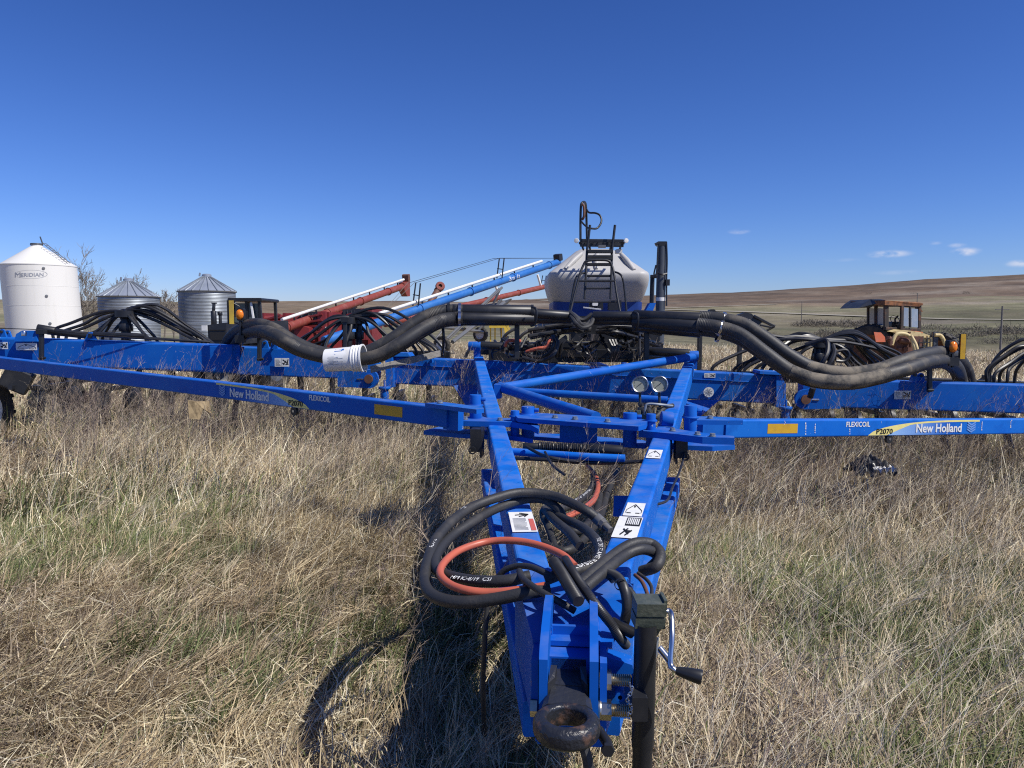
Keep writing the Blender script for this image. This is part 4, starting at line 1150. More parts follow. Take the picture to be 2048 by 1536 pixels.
# ---- small seed hoses arching from the distributor heads
def fan(head, ends, lift, d, r=.021, jit=.06, m='smallhose'):
    hx, hy = head
    for (ex, ey, ed, lf) in ends:
        lf = lf * .8 + .02 + .055 * min(1, abs(ex - hx) / 120)
        a = W(hx + random.uniform(-8, 8), hy + random.uniform(-3, 3), d)
        b = W(ex, ey, ed)
        mid1 = a.lerp(b, .33) + ZV * (lf * .85); mid2 = a.lerp(b, .7) + ZV * (lf * .62)
        j = lambda: Vector((random.uniform(-jit, jit), random.uniform(-jit, jit), random.uniform(-jit, jit) * .5))
        mb = MB(); mb.tube([a - ZV * .12, a + ZV * lift * .3 + j() * .3, mid1 + j(), mid2 + j(), b + ZV * .05, b - ZV * .12], r, 7, 6); mb.build("seed_hose", M[m], drill)
def tower(px, y0, y1, d, w=.09):
    mb = MB(); a, b = W(px, y0, d), W(px, y1, d); mb.cyl(b, a, w * .5, 16); mb.cyl(a - ZV * .02, a + ZV * .07, w * 1.15, 20); mb.cyl(a.lerp(b, .5), a.lerp(b, .5) + ZV * .1, w * .75, 16); mb.cyl(b, b + ZV * .08, w * .9, 16); mb.build("distributor_tower", M['black'], drill)
# left fan
tower(252, 632, 692, 10.3, .12)
fan((252, 628), [(108, 668, 10.3, .10), (120, 674, 10.5, .06), (135, 678, 10.2, .03), (160, 682, 10.4, 0), (185, 684, 10.3, .0), (205, 684, 10.5, .03), (222, 685, 10.2, .05),
                 (292, 684, 10.2, .05), (300, 690, 10.0, .08), (315, 690, 10.4, .10), (395, 690, 10.3, .16), (405, 692, 10.5, .18), (415, 694, 10.2, .2), (420, 694, 10.4, .12), (428, 697, 10.3, .06), (410, 694, 10.7, .24), (400, 696, 10.1, .02), (430, 698, 10.6, .27)], .10, 10.3)
# second fan
tower(698, 645, 712, 10.4, .09); tower(718, 645, 712, 10.5, .09)
fan((705, 640), [(598, 690, 10.4, .10), (605, 695, 10.6, .14), (612, 698, 10.3, .06), (625, 700, 10.6, .02), (650, 705, 10.2, .04), (640, 705, 10.8, .1), (760, 706, 10.2, .12), (830, 704, 10.3, .2), (845, 708, 10.6, .22),
                 (860, 708, 10.4, .2), (870, 706, 10.2, .16), (878, 708, 10.6, .25), (885, 702, 10.0, .28), (800, 708, 10.4, .16), (815, 710, 10.2, .1), (775, 708, 10.6, .05), (690, 712, 10.0, .03), (660, 706, 10.5, .15)], .10, 10.4)
hose([(869, 632, 8.9), (884, 650, 8.9), (887, 680, 8.9), (884, 712, 9.2)], .017, 'smallhose', 'seed_hose', 7, 6)
# right fan
tower(1636, 692, 752, 10.0, .09); tower(1662, 690, 752, 10.1, .09)
fan((1648, 688), [(1428, 740, 9.9, .22), (1470, 744, 10.1, .12), (1492, 744, 9.8, .16), (1510, 746, 10.2, .05), (1525, 744, 10.0, .2), (1540, 748, 9.9, .02), (1700, 748, 9.8, .10), (1712, 748, 10.1, .16), (1730, 750, 9.9, .1), (1765, 744, 10.0, .16),
                  (1780, 742, 9.8, .22), (1790, 742, 10.2, .26), (1800, 735, 10.0, .3), (1810, 732, 9.9, .2), (1742, 748, 10.3, .06), (1605, 752, 10.2, .02), (1755, 748, 10.2, .3), (1480, 746, 10.3, .3)], .10, 10.0, .023)
hose([(1610, 690, 9.6), (1650, 680, 9.5), (1656, 700, 9.4), (1648, 720, 9.35), (1636, 738, 9.4)], .028, 'smallhose', 'seed_hose', 8, 6)
hose([(1665, 690, 9.5), (1668, 705, 9.45), (1662, 722, 9.4), (1650, 738, 9.4)], .03, 'smallhose', 'seed_hose', 8, 6)
hose([(1540, 680, 9.8), (1600, 678, 9.7), (1650, 682, 9.7), (1700, 686, 9.8), (1760, 700, 9.9), (1800, 720, 10.0)], .022, 'smallhose', 'seed_hose', 7, 6)
hose([(1525, 668, 9.9), (1580, 676, 9.9), (1660, 679, 9.9), (1730, 684, 10.0), (1790, 702, 10.1), (1812, 722, 10.2)], .020, 'smallhose', 'seed_hose', 7, 6)
hose([(1597, 705, 9.5), (1605, 720, 9.4), (1625, 735, 9.4), (1640, 737, 9.4)], .022, 'smallhose', 'seed_hose', 7, 6)
hose([(1672, 703, 9.6), (1692, 700, 9.6), (1698, 712, 9.6), (1690, 722, 9.6), (1672, 722, 9.6)], .02, 'smallhose', 'seed_hose', 7, 6)
# far right fan, half out of the picture
tower(2085, 700, 760, 9.6, .09)
fan((2085, 698), [(1975, 745, 9.6, .15), (1980, 750, 9.8, .08), (1990, 755, 9.5, .04), (2000, 756, 9.9, .02), (1978, 748, 9.7, .28), (2015, 758, 9.6, .05), (2030, 758, 9.9, .1), (2150, 760, 9.6, .1), (2170, 762, 9.8, .1)], .10, 9.6)
# tangle of hoses in the middle
mb = MB(); mb.box(W(1192, 650, 9.6), .5, .35, .22, bev=.03); mb.box(W(1100, 655, 10.2), .22, .3, .35, bev=.03); mb.box(W(1150, 704, 10.3), 2.3, .3, .26, bev=.02); mb.box(W(1250, 676, 10.6), .9, .3, .5, bev=.03); mb.build("air_manifold", M['black'], drill)
for k in range(44):
    s = -1 if k % 2 else 1
    y0 = random.uniform(648, 664); d0 = random.uniform(9.2, 9.8)
    x1 = 1190 + s * random.uniform(70, 140); y1 = 655 + random.uniform(-8, 40) * (1 if s > 0 else .6); d1 = random.uniform(9.2, 10.4)
    hose([(1190 + s * random.uniform(0, 25), y0, d0), (1190 + s * random.uniform(40, 60), (y0 + y1) / 2 - random.uniform(2, 8), d0), (x1, y1, d1)], random.uniform(.017, .026), 'smallhose', 'seed_hose', 7, 6)
for k in range(26):
    x0 = random.uniform(1000, 1320); x1 = x0 + random.uniform(-60, 60); ym = random.uniform(680, 712)
    hose([(x0, random.uniform(668, 690), 9.5), ((x0 + x1) / 2, ym, 9.3), (x1, random.uniform(680, 712), 9.7)], random.uniform(.014, .02), 'smallhose', 'seed_hose', 7, 6)
for k in range(3):
    hose([(1133, 672 + k * 3, 9.2), (1112 + k * 6, 690, 9.2), (1108 + k * 6, 715, 9.25)], .02, 'smallhose', 'seed_hose', 7, 6)
    hose([(1218 + k * 6, 680, 9.2), (1226 + k * 5, 700, 9.15), (1222 + k * 5, 722, 9.2)], .02, 'smallhose', 'seed_hose', 7, 6)
hose([(1140, 625, 9.0), (1152, 637, 8.8), (1160, 648, 8.8), (1172, 652, 8.9), (1184, 640, 9.0)], .03, 'rubber', 'seed_hose', 8, 6)
hose([(1142, 633, 8.9), (1150, 645, 8.7), (1162, 655, 8.8), (1180, 650, 8.9), (1188, 632, 9.0)], .026, 'rubber', 'seed_hose', 8, 6)
hose([(1145, 628, 9.1), (1165, 640, 9.1), (1185, 628, 9.1)], .026, 'rubber', 'seed_hose', 8, 6)
hose([(1010, 692, 9.3), (1014, 683, 9.25), (1022, 681, 9.2), (1040, 682, 9.3)], .022, 'orange_hose', 'hydraulic_hose', 8, 6)
hose([(1052, 703, 9.1), (1075, 697, 9.05), (1092, 694, 9.05), (1098, 684, 9.05), (1104, 676, 9.1)], .020, 'orange_hose', 'hydraulic_hose', 8, 6)
hose([(1050, 708, 9.1), (1075, 715, 9.05), (1098, 706, 9.0), (1108, 685, 9.0), (1106, 672, 9.1)], .022, 'smallhose', 'hydraulic_hose', 8, 6)
hose([(1045, 715, 9.0), (1078, 722, 8.95), (1104, 712, 8.9), (1116, 690, 8.95), (1112, 676, 9.0)], .022, 'smallhose', 'hydraulic_hose', 8, 6)
for (p0, p1) in (((1000, 690), (1035, 655)), ((1030, 688), (1075, 655)), ((930, 715), (960, 692)), ((995, 700), (985, 715)), ((1240, 700), (1330, 712))):
    hose([(*p0, 9.6), ((p0[0] + p1[0]) / 2 - 5, (p0[1] + p1[1]) / 2 - 4, 9.6), (*p1, 9.7)], .02, 'smallhose', 'seed_hose', 7, 6)

# ---- hydraulic hoses heaped on the drawbar
def hz(pts, r, m='rubber', name='hydraulic_hose', z=.83, dz=0.0, n=12):
    Q = []
    for i, p in enumerate(pts):
        zz = p[2] if len(p) > 2 else z
        Q.append(WZ(p[0], p[1], zz + dz))
    mb = MB(); mb.tube(Q, r, n, 8); return mb.build(name, M[m], drill)
hz([(1214, 1056, .80), (1196, 1038, .83), (1163, 1016, .87), (1103, 991, .89), (1042, 985, .90), (992, 996, .89), (941, 1016, .87), (901, 1045, .85), (870, 1083, .82), (854, 1127, .79), (850, 1160, .77), (860, 1186, .76), (891, 1201, .76), (941, 1204, .77), (1002, 1196, .79), (1052, 1186, .81), (1100, 1178, .82)], .0205)
hz([(1128, 1042, .80), (1118, 1020, .84), (1090, 1000, .86), (1052, 999, .86), (1012, 1010, .85), (975, 1026, .84), (941, 1047, .83), (905, 1071, .81), (880, 1098, .80), (869, 1124, .79), (876, 1142, .785), (901, 1153, .79), (941, 1161, .80), (985, 1163, .81), (1022, 1160, .82), (1060, 1152, .83)], .0195)
hz([(1150, 1133, .83), (1123, 1109, .845), (1072, 1089, .85), (1022, 1081, .85), (971, 1084, .84), (921, 1100, .83), (891, 1122, .82), (880, 1146, .81), (897, 1167, .80), (931, 1180, .80), (981, 1185, .80), (1042, 1180, .815), (1092, 1172, .83)], .0135, 'orange_hose')
hz([(1175, 932, .62), (1190, 950, .66), (1196, 972, .70), (1190, 995, .74), (1177, 1010, .77), (1150, 1026, .77), (1120, 1040, .76)], .0145, 'orange_hose')
hz([(1186, 945, .60), (1187, 965, .66), (1178, 985, .70), (1160, 1000, .74), (1130, 1015, .77), (1095, 1022, .80)], .020)
hz([(1095, 1016, .80), (1120, 1034, .82), (1160, 1052, .84), (1190, 1077, .85), (1201, 1105, .85), (1190, 1128, .85), (1160, 1140, .85), (1128, 1146, .85), (1090, 1160, .83)], .0185)
hz([(1089, 1019, .80), (1110, 1041, .82), (1139, 1066, .83), (1160, 1092, .81)], .0185)
hz([(1092, 1014, .79), (1085, 1028, .75), (1098, 1060, .70), (1112, 1100, .66)], .016)
hz([(1160, 1168, .84), (1195, 1137, .86), (1242, 1100, .88), (1273, 1086, .89), (1302, 1088, .88), (1320, 1106, .86), (1313, 1132, .83), (1283, 1143, .80)], .0195)
hz([(1170, 1176, .84), (1205, 1146, .86), (1248, 1112, .87), (1280, 1099, .88), (1306, 1104, .86), (1316, 1118, .84), (1300, 1136, .81)], .0185)
hz([(995, 1156, .79), (1010, 1140, .82), (1035, 1132, .84), (1062, 1134, .85), (1086, 1144, .85), (1110, 1156, .84)], .0105)
hz([(1039, 1142, .84), (1045, 1156, .84), (1062, 1170, .845), (1086, 1186, .84), (1114, 1201, .83), (1150, 1222, .80)], .0105)
hz([(1080, 1085, .66), (1140, 1100, .66), (1196, 1040, .66), (1215, 985, .62), (1235, 940, .6)], .02)
hz([(1130, 1060, .7), (1160, 1060, .7), (1190, 1030, .68), (1200, 990, .64)], .02)
hz([(975, 1203, .74), (969, 1290, .60), (966, 1380, .42), (969, 1470, .2)], .0085)
# zip-tied corrugated conduits
def conduit(pts, r):
    Q = spline([WZ(*p) for p in pts], 26)
    rings = []
    for i in range(len(Q)):
        q = r * (1.0 if i % 2 else .86); rings.append([(q * math.cos(2 * math.pi * k / 12), q * math.sin(2 * math.pi * k / 12)) for k in range(12)])
    mb = MB(); mb.sweep(Q, rings); return mb.build("corrugated_conduit", M['conduit'], drill)
conduit([(1130, 1118, .88), (1146, 1145, .88), (1164, 1172, .87), (1195, 1214, .85), (1223, 1249, .82), (1239, 1274, .78), (1252, 1290, .74)], .0145)
conduit([(1108, 1124, .875), (1120, 1142, .88), (1133, 1163, .88), (1157, 1203, .86)], .0195)
conduit([(1206, 1140, .86), (1236, 1155, .86), (1250, 1183, .85), (1254, 1218, .82), (1248, 1247, .79)], .0155)
conduit([(1222, 1244, .82), (1240, 1254, .81), (1266, 1266, .79)], .0165)
conduit([(1258, 1180, .82), (1268, 1195, .81), (1274, 1215, .80)], .012)
hz([(1190, 1150, .84), (1216, 1150, .85), (1228, 1160, .84)], .014)
hz([(1270, 1150, .80), (1283, 1162, .80), (1292, 1180, .79), (1298, 1200, .78)], .0065, 'brown', 'steel_line')
hz([(1276, 1146, .80), (1294, 1160, .80), (1303, 1175, .79), (1303, 1196, .78)], .006, 'rubber', 'hydraulic_hose')
# white print on the hoses, metal couplers, zip ties
def print_on(pts, s, size, lift, m='decal_white'):
    Q = spline([WZ(*p) for p in pts], 10)
    L = [0]
    for a, b in zip(Q, Q[1:]): L.append(L[-1] + (b - a).length)
    view = Vector((0, -.35, .93))
    def fn(u, v):
        t = u * L[-1]; i = min(max(k for k in range(len(L)) if L[k] <= t + 1e-9), len(Q) - 2)
        f = (t - L[i]) / max(L[i + 1] - L[i], 1e-6); p = Q[i].lerp(Q[i + 1], f); tn = (Q[i + 1] - Q[i]).normalized()
        n = (view - tn * view.dot(tn)).normalized(); s_ = n.cross(tn)
        a = (v - .5) * size / lift
        return p + n * lift * math.cos(a) + s_ * lift * math.sin(a)
    text_on("hose_print", s, (0, 0, 0), (1, 0, 0), (0, 1, 0), M[m], drill, .004, fn)
print_on([(905, 1163, .795), (941, 1167, .80), (985, 1168, .81)], "HM IC-8/19  CSI", .018, .0205)
print_on([(1197, 1085, .85), (1201, 1105, .85), (1190, 1128, .85), (1160, 1140, .85), (1140, 1144, .85)], "IR2 D3 FLAME RESIST", .016, .0195)
print_on([(1180, 985, .70), (1162, 1000, .74), (1146, 1008, .76)], "MSHA IC-8/19", .016, .0206)
print_on([(862, 1104, .805), (882, 1066, .83), (905, 1042, .85), (930, 1022, .865)], "FLAME RESISTANT MSHA  SAE 100R2", .014, .0212)
for pts, m, r in (([(1163, 1016, .87), (1196, 1038, .83), (1214, 1056, .80)], 'darkgrey', .017), ([(905, 1200, .763), (960, 1203, .775)], 'white', .0)):
    if r:
        mb = MB(); Q = [WZ(1190, 1034, .835), WZ(1204, 1046, .82)]; mb.cyl(Q[0], Q[1], .0235, 16); hexnut(mb, Q[1], Q[1] - Q[0], .021, .02); mb.cyl(Q[1], Q[1] + (Q[1] - Q[0]) * 1.2, .014, 12); mb.build("hose_coupler", M['steelgrey'], drill)
for (x, y, z, dx, dy, r) in ((1050, 1180, .815, 10, -1, .024), (1186, 1001, .745, -6, 6, .019), (1130, 1150, .85, 8, -3, .03), (1240, 1168, .86, 4, 6, .018)):
    a = WZ(x, y, z); b = WZ(x + dx, y + dy, z); mb = MB(); mb.lathe([(r * .9, 0), (r, 0), (r, .008), (r * .9, .008)], a, b - a, 20); mb.build("cable_tie", M['black'], drill)

# ================================================================== white pail and board caught on the drill
pa, pb_ = W(653, 722, 8.38), W(728, 717, 8.34)
ax = (pb_ - pa).normalized(); L = (pb_ - pa).length
pail = thing("plastic_pail", (pa.x, pa.y, pa.z - .15), "white plastic pail split open and wrapped round the thick left hoses", "pail")
# the split runs along the underside: open arc of the wall
xr = ax.orthogonal().normalized(); 
def pail_shell(prof, name, m, a0, a1, n=40):
    mb = MB(); up = (ZV - ax * ax.z).normalized(); fr = ax.cross(up)
    v = []; 
    for (r, h) in prof:
        for k in range(n + 1):
            t = R(a0 + (a1 - a0) * k / n)
            v.append(pa + ax * h + up * (r * math.cos(t)) + fr * (r * math.sin(t)))
    f = []
    for i in range(len(prof) - 1):
        for k in range(n):
            f.append((i * (n + 1) + k, i * (n + 1) + k + 1, (i + 1) * (n + 1) + k + 1, (i + 1) * (n + 1) + k))
    mb.add(v, f, True)
    return mb.build(name, m, pail)
r0, r1 = .125, .148
pail_shell([(r0 - .003, .004), (r0, 0), (r0 + .004, .002), (r0 + (r1 - r0) * .55, L * .70), (r0 + (r1 - r0) * .57, L * .70)], "pail_wall", M['pail'], -160, 150)
prof = [(r0 + .55 * (r1 - r0), L * .70)]
for h0 in (.72, .79, .86):
    prof += [(.139, L * h0), (.151, L * (h0 + .012)), (.151, L * (h0 + .035)), (.141, L * (h0 + .048))]
prof += [(.145, L * .95), (.158, L * .96), (.158, L * 1.0), (.142, L * 1.0), (.138, L * .8)]
pail_shell(prof, "pail_rim", M['pail'], -164, 156)
mbp = MB(); upv = (ZV - ax * ax.z).normalized(); frv = ax.cross(upv)
if frv.y > 0: frv = -frv; sgn = -1
else: sgn = 1
def pail_pt(t, a, lift=.003):
    r = r0 + (r1 - r0) * .55 * t / .70 + lift
    return pa + ax * (t * L) + upv * (r * math.cos(R(a))) + frv * (r * math.sin(R(a)))
for (t0, t1, a0, a1) in ((.30, .34, 28, 60), (.36, .40, 25, 75), (.42, .46, 30, 82), (.30, .50, 40, 44), (.48, .55, 28, 40)):
    mbp.add([pail_pt(t0, a0), pail_pt(t1, a0), pail_pt(t1, a1), pail_pt(t0, a1)], [(0, 1, 2, 3)])
mbp.build("pail_print", M['auger_blue'], pail)
mbp = MB()
for i in range(8):
    a0 = 70 + i * 5; mbp.add([pail_pt(.12, a0), pail_pt(.30 + .12 * (i % 3), a0), pail_pt(.30 + .12 * (i % 3), a0 + 2.2), pail_pt(.12, a0 + 2.2)], [(0, 1, 2, 3)])
mbp.build("pail_print", M['decal_grey'], pail)
mb = MB()
b0, b1 = W(742, 739, 8.5), W(880, 707, 9.35)
bd = (b1 - b0).normalized()
mb.bar(b0, b1, .018, .075, .003, 1, (ZV - bd * bd.z).normalized())
tag(mb.build("board", M['board']), "narrow weathered grey board leaning on the beam beside the pail", "board")

# ================================================================== air cart
CD = 18.2
cb = W(1200, 640, CD)
cart = thing("air_cart", (cb.x, cb.y, tz(cb.x, cb.y)), "air cart with big grey plastic tank, black ladder and blue hopper behind the drill", "air cart")
def rrect(hx, hy, r, n=6):
    out = []
    for (sx, sy, a0) in ((1, 1, 0), (-1, 1, 90), (-1, -1, 180), (1, -1, 270)):
        for k in range(n + 1):
            a = R(a0 + 90 * k / n); out.append((sx * (hx - r) + r * math.cos(a), sy * (hy - r) + r * math.sin(a)))
    return out
def loft(sections, cx, cy, lean=0.0):
    """sections: (z, half width, half depth, corner radius)"""
    mb = MB(); v = []; n = None
    for (z, hx, hy, r) in sections:
        ring = rrect(hx, hy, r); n = len(ring)
        v += [Vector((cx + x, cy + y, z)) for x, y in ring]
    f = []
    for i in range(len(sections) - 1):
        for k in range(n):
            f.append((i * n + k, i * n + (k + 1) % n, (i + 1) * n + (k + 1) % n, (i + 1) * n + k))
    f.append(tuple(reversed(range(n)))); f.append(tuple((len(sections) - 1) * n + k for k in range(n)))
    mb.add(v, f, True); return mb
px = lambda p: p / F * CD
zz = lambda y: W(1200, y, CD).z
ty = cb.y + 1.5
tank = loft([(zz(606), px(88), .98, .28), (zz(600), px(93), 1.06, .30), (zz(588), px(97.5), 1.19, .32), (zz(570), px(101.5), 1.35, .32), (zz(558), px(102.5), 1.41, .30), (zz(550), px(102), 1.42, .28), (zz(545), px(101), 1.41, .26), (zz(542), px(98.5), 1.38, .25), (zz(540), px(95.5), 1.34, .25), (zz(518), px(69), 1.04, .25), (zz(500), px(47), .80, .25), (zz(496), px(42), .75, .24), (zz(494), px(37), .70, .22), (zz(492), px(34), .66, .2)], cb.x, ty).build("tank", M['tank'], cart)
# moulded ribs running up the sloping front
for (x0, y0, x1, y1) in ((1131, 536, 1163, 507), (1268, 538, 1242, 508), (1192, 536, 1194, 506)):
    t = (y0 - 540) / (495 - 540)
    yA = ty - (1.36 + (y0 - 540) * .0145); yB = ty - (.95 + (y1 - 510) * .0139)
    dA = yA / math.cos(PITCH) * 1.0
    mb = MB()
    def at_y(px_, py_, Y):
        u, v = (px_ - CX) / F, (CY - py_) / F
        d = Y / (math.cos(PITCH) + v * math.sin(PITCH)); return W(px_, py_, d)
    A_, B_ = at_y(x0, y0, yA), at_y(x1, y1, yB)
    mb.tube([A_ + ZV * -.03, A_.lerp(B_, .5), B_], [.055, .075, .05], 10, 5); mb.build("tank_rib", M['tank'], tank)
loft([(zz(668), px(42), .75, .1), (zz(640), px(82), 1.05, .12), (zz(616), px(92), 1.02, .14), (zz(603), px(92), 1.02, .14)], cb.x, ty).build("hopper", M['cart_blue'], cart)
mb = MB(); mb.box((cb.x, ty - .2, .95), 1.2, 3.4, .16, bev=.02)
for s in (-1, 1): mb.box((cb.x + s * .75, ty - .2, .80), .12, 4.2, .14, bev=.02)
mb.build("chassis", M['cart_blue'], cart)
for (sx, dy) in ((-1, .6), (1, .6), (-1, -1.9), (1, -1.9)):
    r_ = .62 if dy > 0 else .46
    wheel(Vector((cb.x + sx * 1.25, ty + dy, tz(cb.x + sx, ty + dy) + r_ * .96)), LX * sx, r_, .45, cart)
mb = MB(); mb.tube([(cb.x - .6, ty - 1.6, .85), (cb.x - .2, ty - 4.6, .75), (cb.x - .15, ty - 6.2, .7)], .06, 10); mb.tube([(cb.x + .6, ty - 1.6, .85), (cb.x + .1, ty - 4.6, .75), (cb.x - .13, ty - 6.2, .7)], .06, 10); mb.build("tow_bar", M['cart_blue'], cart)
# meter box and fan gear between the tank and the drill
mb = MB(); mb.box(W(1180, 660, 17.2), .9, .6, .5, bev=.03); mb.box(W(1118, 648, 17.0), .5, .6, .45, bev=.04); mb.build("meter_box", M['black'], cart)
mb = MB(); mb.box(W(1252, 655, 16.9), .75, .5, .18, bev=.03)
for k in range(5): mb.bar(W(1218 + k * 14, 664, 16.6), W(1232 + k * 13, 646, 16.6), .05, .05, .01)
mb.build("metering_frame", M['blue'], cart)
mb = MB(); mb.lathe([(.02, -.18), (.26, -.18), (.30, -.1), (.30, .1), (.26, .18), (.02, .18)], W(1262, 658, 16.4), (0, 1, .1), 28); mb.tube([W(1262, 652, 16.4), W(1230, 650, 16.2), W(1190, 656, 15.9)], .11, 14); mb.build("fan_housing", M['blue'], cart)
mb = MB(); mb.box(W(1229, 611, 16.9), .28, .2, .22, bev=.02); mb.box(W(1192, 612, 16.9), .3, .15, .16, bev=.02); mb.build("engine_cover", M['black'], cart)
mb = MB(); mb.box(W(1190, 607, 16.6), .12, .1, .10, bev=.02); mb.bar(W(1167, 615, 16.4), W(1202, 619, 16.3), .03, .03, .005); mb.build("sensor_box", M['white'], cart)
# platform, ladder, rails
LD = 16.75
mb = MB()
for y in (481, 490): mb.bar(W(1160, y, LD + .15), W(1247, y + 1, LD + .15), .05, .07, .01)
mb.bar(W(1160, 487, LD + 1.2), W(1247, 487, LD + 1.2), .05, .07, .01)
for x in (1160, 1185, 1215, 1247): mb.bar(W(x, 486, LD + .1), W(x, 487, LD + 1.3), .05, .05, .01)
for x in (1170, 1195, 1207, 1228): mb.bar(W(x, 486, LD + .1), W(x, 487, LD + 1.3), .02, .03, .005)
for x in (1163, 1178, 1222, 1243): mb.bar(W(x, 488, LD + .2), W(x + (1203 - x) * .1, 499, LD + .5), .04, .05, .01)
mb.build("platform", M['black'], cart)
lad = MB()
for (pts, r) in (([(1180, 450, LD), (1177, 475, LD), (1174, 502, LD), (1172, 545, LD - .1), (1169, 598, LD - .2)], .028), ([(1230, 450, LD), (1227, 475, LD), (1224, 502, LD), (1223, 545, LD - .1), (1221, 598, LD - .2)], .028)):
    lad.tube([W(*p) for p in pts], r, 10)
ladder = lad.build("ladder", M['black'], cart)
for (y, xl, xr_, th) in ((503, 1175, 1225, .07), (513, 1174, 1225, .05), (518, 1174, 1225, .05), (529, 1173, 1224, .06), (552, 1172, 1223, .045), (562, 1171, 1223, .045), (577, 1171, 1222, .035)):
    mb = MB(); mb.bar(W(xl, y, LD - .02), W(xr_, y, LD - .02), .16, th, .008); mb.build("ladder_step", M['black'], ladder)
mb = MB()
mb.tube([W(*p) for p in ((1141, 622, LD - .7), (1150, 585, LD - .6), (1160, 548, LD - .5), (1167, 530, LD - .45), (1174, 522, LD - .45), (1200, 520, LD - .45), (1217, 522, LD - .45), (1224, 532, LD - .45), (1228, 548, LD - .5), (1233, 585, LD - .6), (1240, 623, LD - .7))], .026, 10)
mb.tube([W(*p) for p in ((1139, 621, LD - .3), (1147, 575, LD - .3), (1152, 556, LD - .3), (1158, 549, LD - .2), (1172, 545, LD - .05))], .022, 10)
mb.tube([W(*p) for p in ((1253, 622, LD - .3), (1249, 580, LD - .3), (1245, 556, LD - .3), (1238, 547, LD - .2), (1226, 543, LD - .05))], .022, 10)
for y, a, b in ((562, 1157, 1231), (604, 1146, 1237)): mb.bar(W(a, y, LD - .55), W(b, y, LD - .55), .03, .035, .006)
mb.build("handrail", M['black'], cart)
mb = MB()
mb.tube([W(*p) for p in ((1161, 480, LD + .2), (1161, 440, LD + .2), (1162, 412, LD + .2), (1165, 405, LD + .25), (1170, 405, LD + .5), (1172, 415, LD + .8), (1173, 440, LD + 1.0), (1174, 480, LD + 1.0))], .027, 10)
mb.tube([W(*p) for p in ((1172, 417, LD + .6), (1178, 425, LD + .5), (1190, 426, LD + .4), (1199, 430, LD + .35), (1203, 440, LD + .3), (1200, 450, LD + .25), (1193, 457, LD + .2), (1182, 457, LD + .1))], .022, 10)
mb.tube([W(*p) for p in ((1161, 441, LD + .2), (1168, 449, LD + .4), (1176, 456, LD + .3))], .02, 8)
mb.build("gate_rail", M['black'], cart)
mb = MB(); mb.tube([W(*p) for p in ((1165, 408, LD + .15), (1168, 414, LD + .12), (1168, 432, LD + .12), (1164, 440, LD + .15))], .028, 8); mb.build("rail_sleeve", M['brown'], cart)
for x, y in ((1153, 481.5), (1252, 481.5)):
    c = W(x, y, LD); mb = MB(); mb.lathe([(1e-3, -.06), (.035, -.05), (.05, -.01), (.052, .02), (.047, .03), (1e-3, .034)], c, Vector((-.2 if x < 1200 else .2, -1, 0)), 20); mb.build("work_lamp", M['white'], cart)
mb = MB(); mb.box(W(1204, 493, LD - .05), .16, .05, .065); mb.build("name_plate", M['steelgrey'], cart); mb = MB(); mb.box(W(1237, 503, LD + .3), .14, .2, .09, bev=.02); mb.build("camera_box", M['white'], cart)
# folded loading auger standing at its side
mb = MB(); mb.tube([W(1324, 492, 17.6), W(1322, 560, 17.6), W(1320, 640, 17.6), W(1319, 690, 17.6)], .105, 22); aug = mb.build("loading_auger", M['darkgrey'], cart)
mb = MB(); mb.box(W(1323, 488, 17.6), .22, .22, .10, bev=.02); mb.bar(W(1310, 489, 17.5), W(1318, 486, 17.5), .05, .06, .01)
mb.tube([W(1316, 495, 17.45), W(1313, 545, 17.45), W(1308, 548, 17.45), (W(1312, 530, 17.4))], .018, 6)
mb.tube([W(1333, 488, 17.5), W(1334, 520, 17.5), W(1333, 560, 17.5), W(1333, 612, 17.5)], .020, 8)
mb.tube([W(1316, 546, 17.45), W(1325, 549, 17.4), W(1334, 547, 17.45)], .022, 6); mb.box(W(1335, 565, 17.5), .09, .09, .14); mb.bar(W(1303, 553, 17.9), W(1316, 553, 17.7), .08, .08, .01); mb.bar(W(1305, 553, 17.9), W(1303, 615, 17.9), .09, .09, .01)
mb.build("auger_bracket", M['black'], aug)
mb = MB(); mb.lathe([(.108, 0), (.109, .04), (.108, .08)], W(1321, 602, 17.6), ZV, 20); mb.build("auger_tape", M['white'], aug)
mb = MB(); mb.prism([W(1300, 606, 17.2), W(1312, 606, 17.2), W(1305, 624, 17.2), W(1290, 624, 17.2)], (0, .3, 0)); mb.build("hopper_gusset", M['blue'], cart)

# ================================================================== grain bins
def base_at(px_, d, sink=0.0):
    p = W(px_, 690, d); return Vector((p.x, p.y, tz(p.x, p.y) - sink))
# white smooth-wall hopper bin
BD = 43.0
b = base_at(88, BD)
wb = thing("hopper_bin", b, "tall smooth white hopper bin with grey lettering, left of the corrugated bins", "grain bin")
lean = Vector((-.055, 0, 1)).normalized()
bc_ = Vector((W(83, 600, BD).x + .32, b.y, b.z))
rr_ = 66.5 / F * BD
hz_ = lambda y: (W(86, y, BD).z - b.z)
mb = MB(); mb.lathe([(rr_ * .985, hz_(690)), (rr_, hz_(689)), (rr_, hz_(640)), (rr_, hz_(533)), (rr_ * .99, hz_(532.5))], bc_, lean, 96)
mb.build("wall", M['whitebin'], wb)
for y_ in (574, 612):
    mb = MB(); mb.lathe([(rr_, hz_(y_ + .5)), (rr_ + .006, hz_(y_ + .45)), (rr_ + .006, hz_(y_ - .05)), (rr_, hz_(y_ - .1))], bc_, lean, 96); mb.build("seam_ring", M['whitebin'], wb)
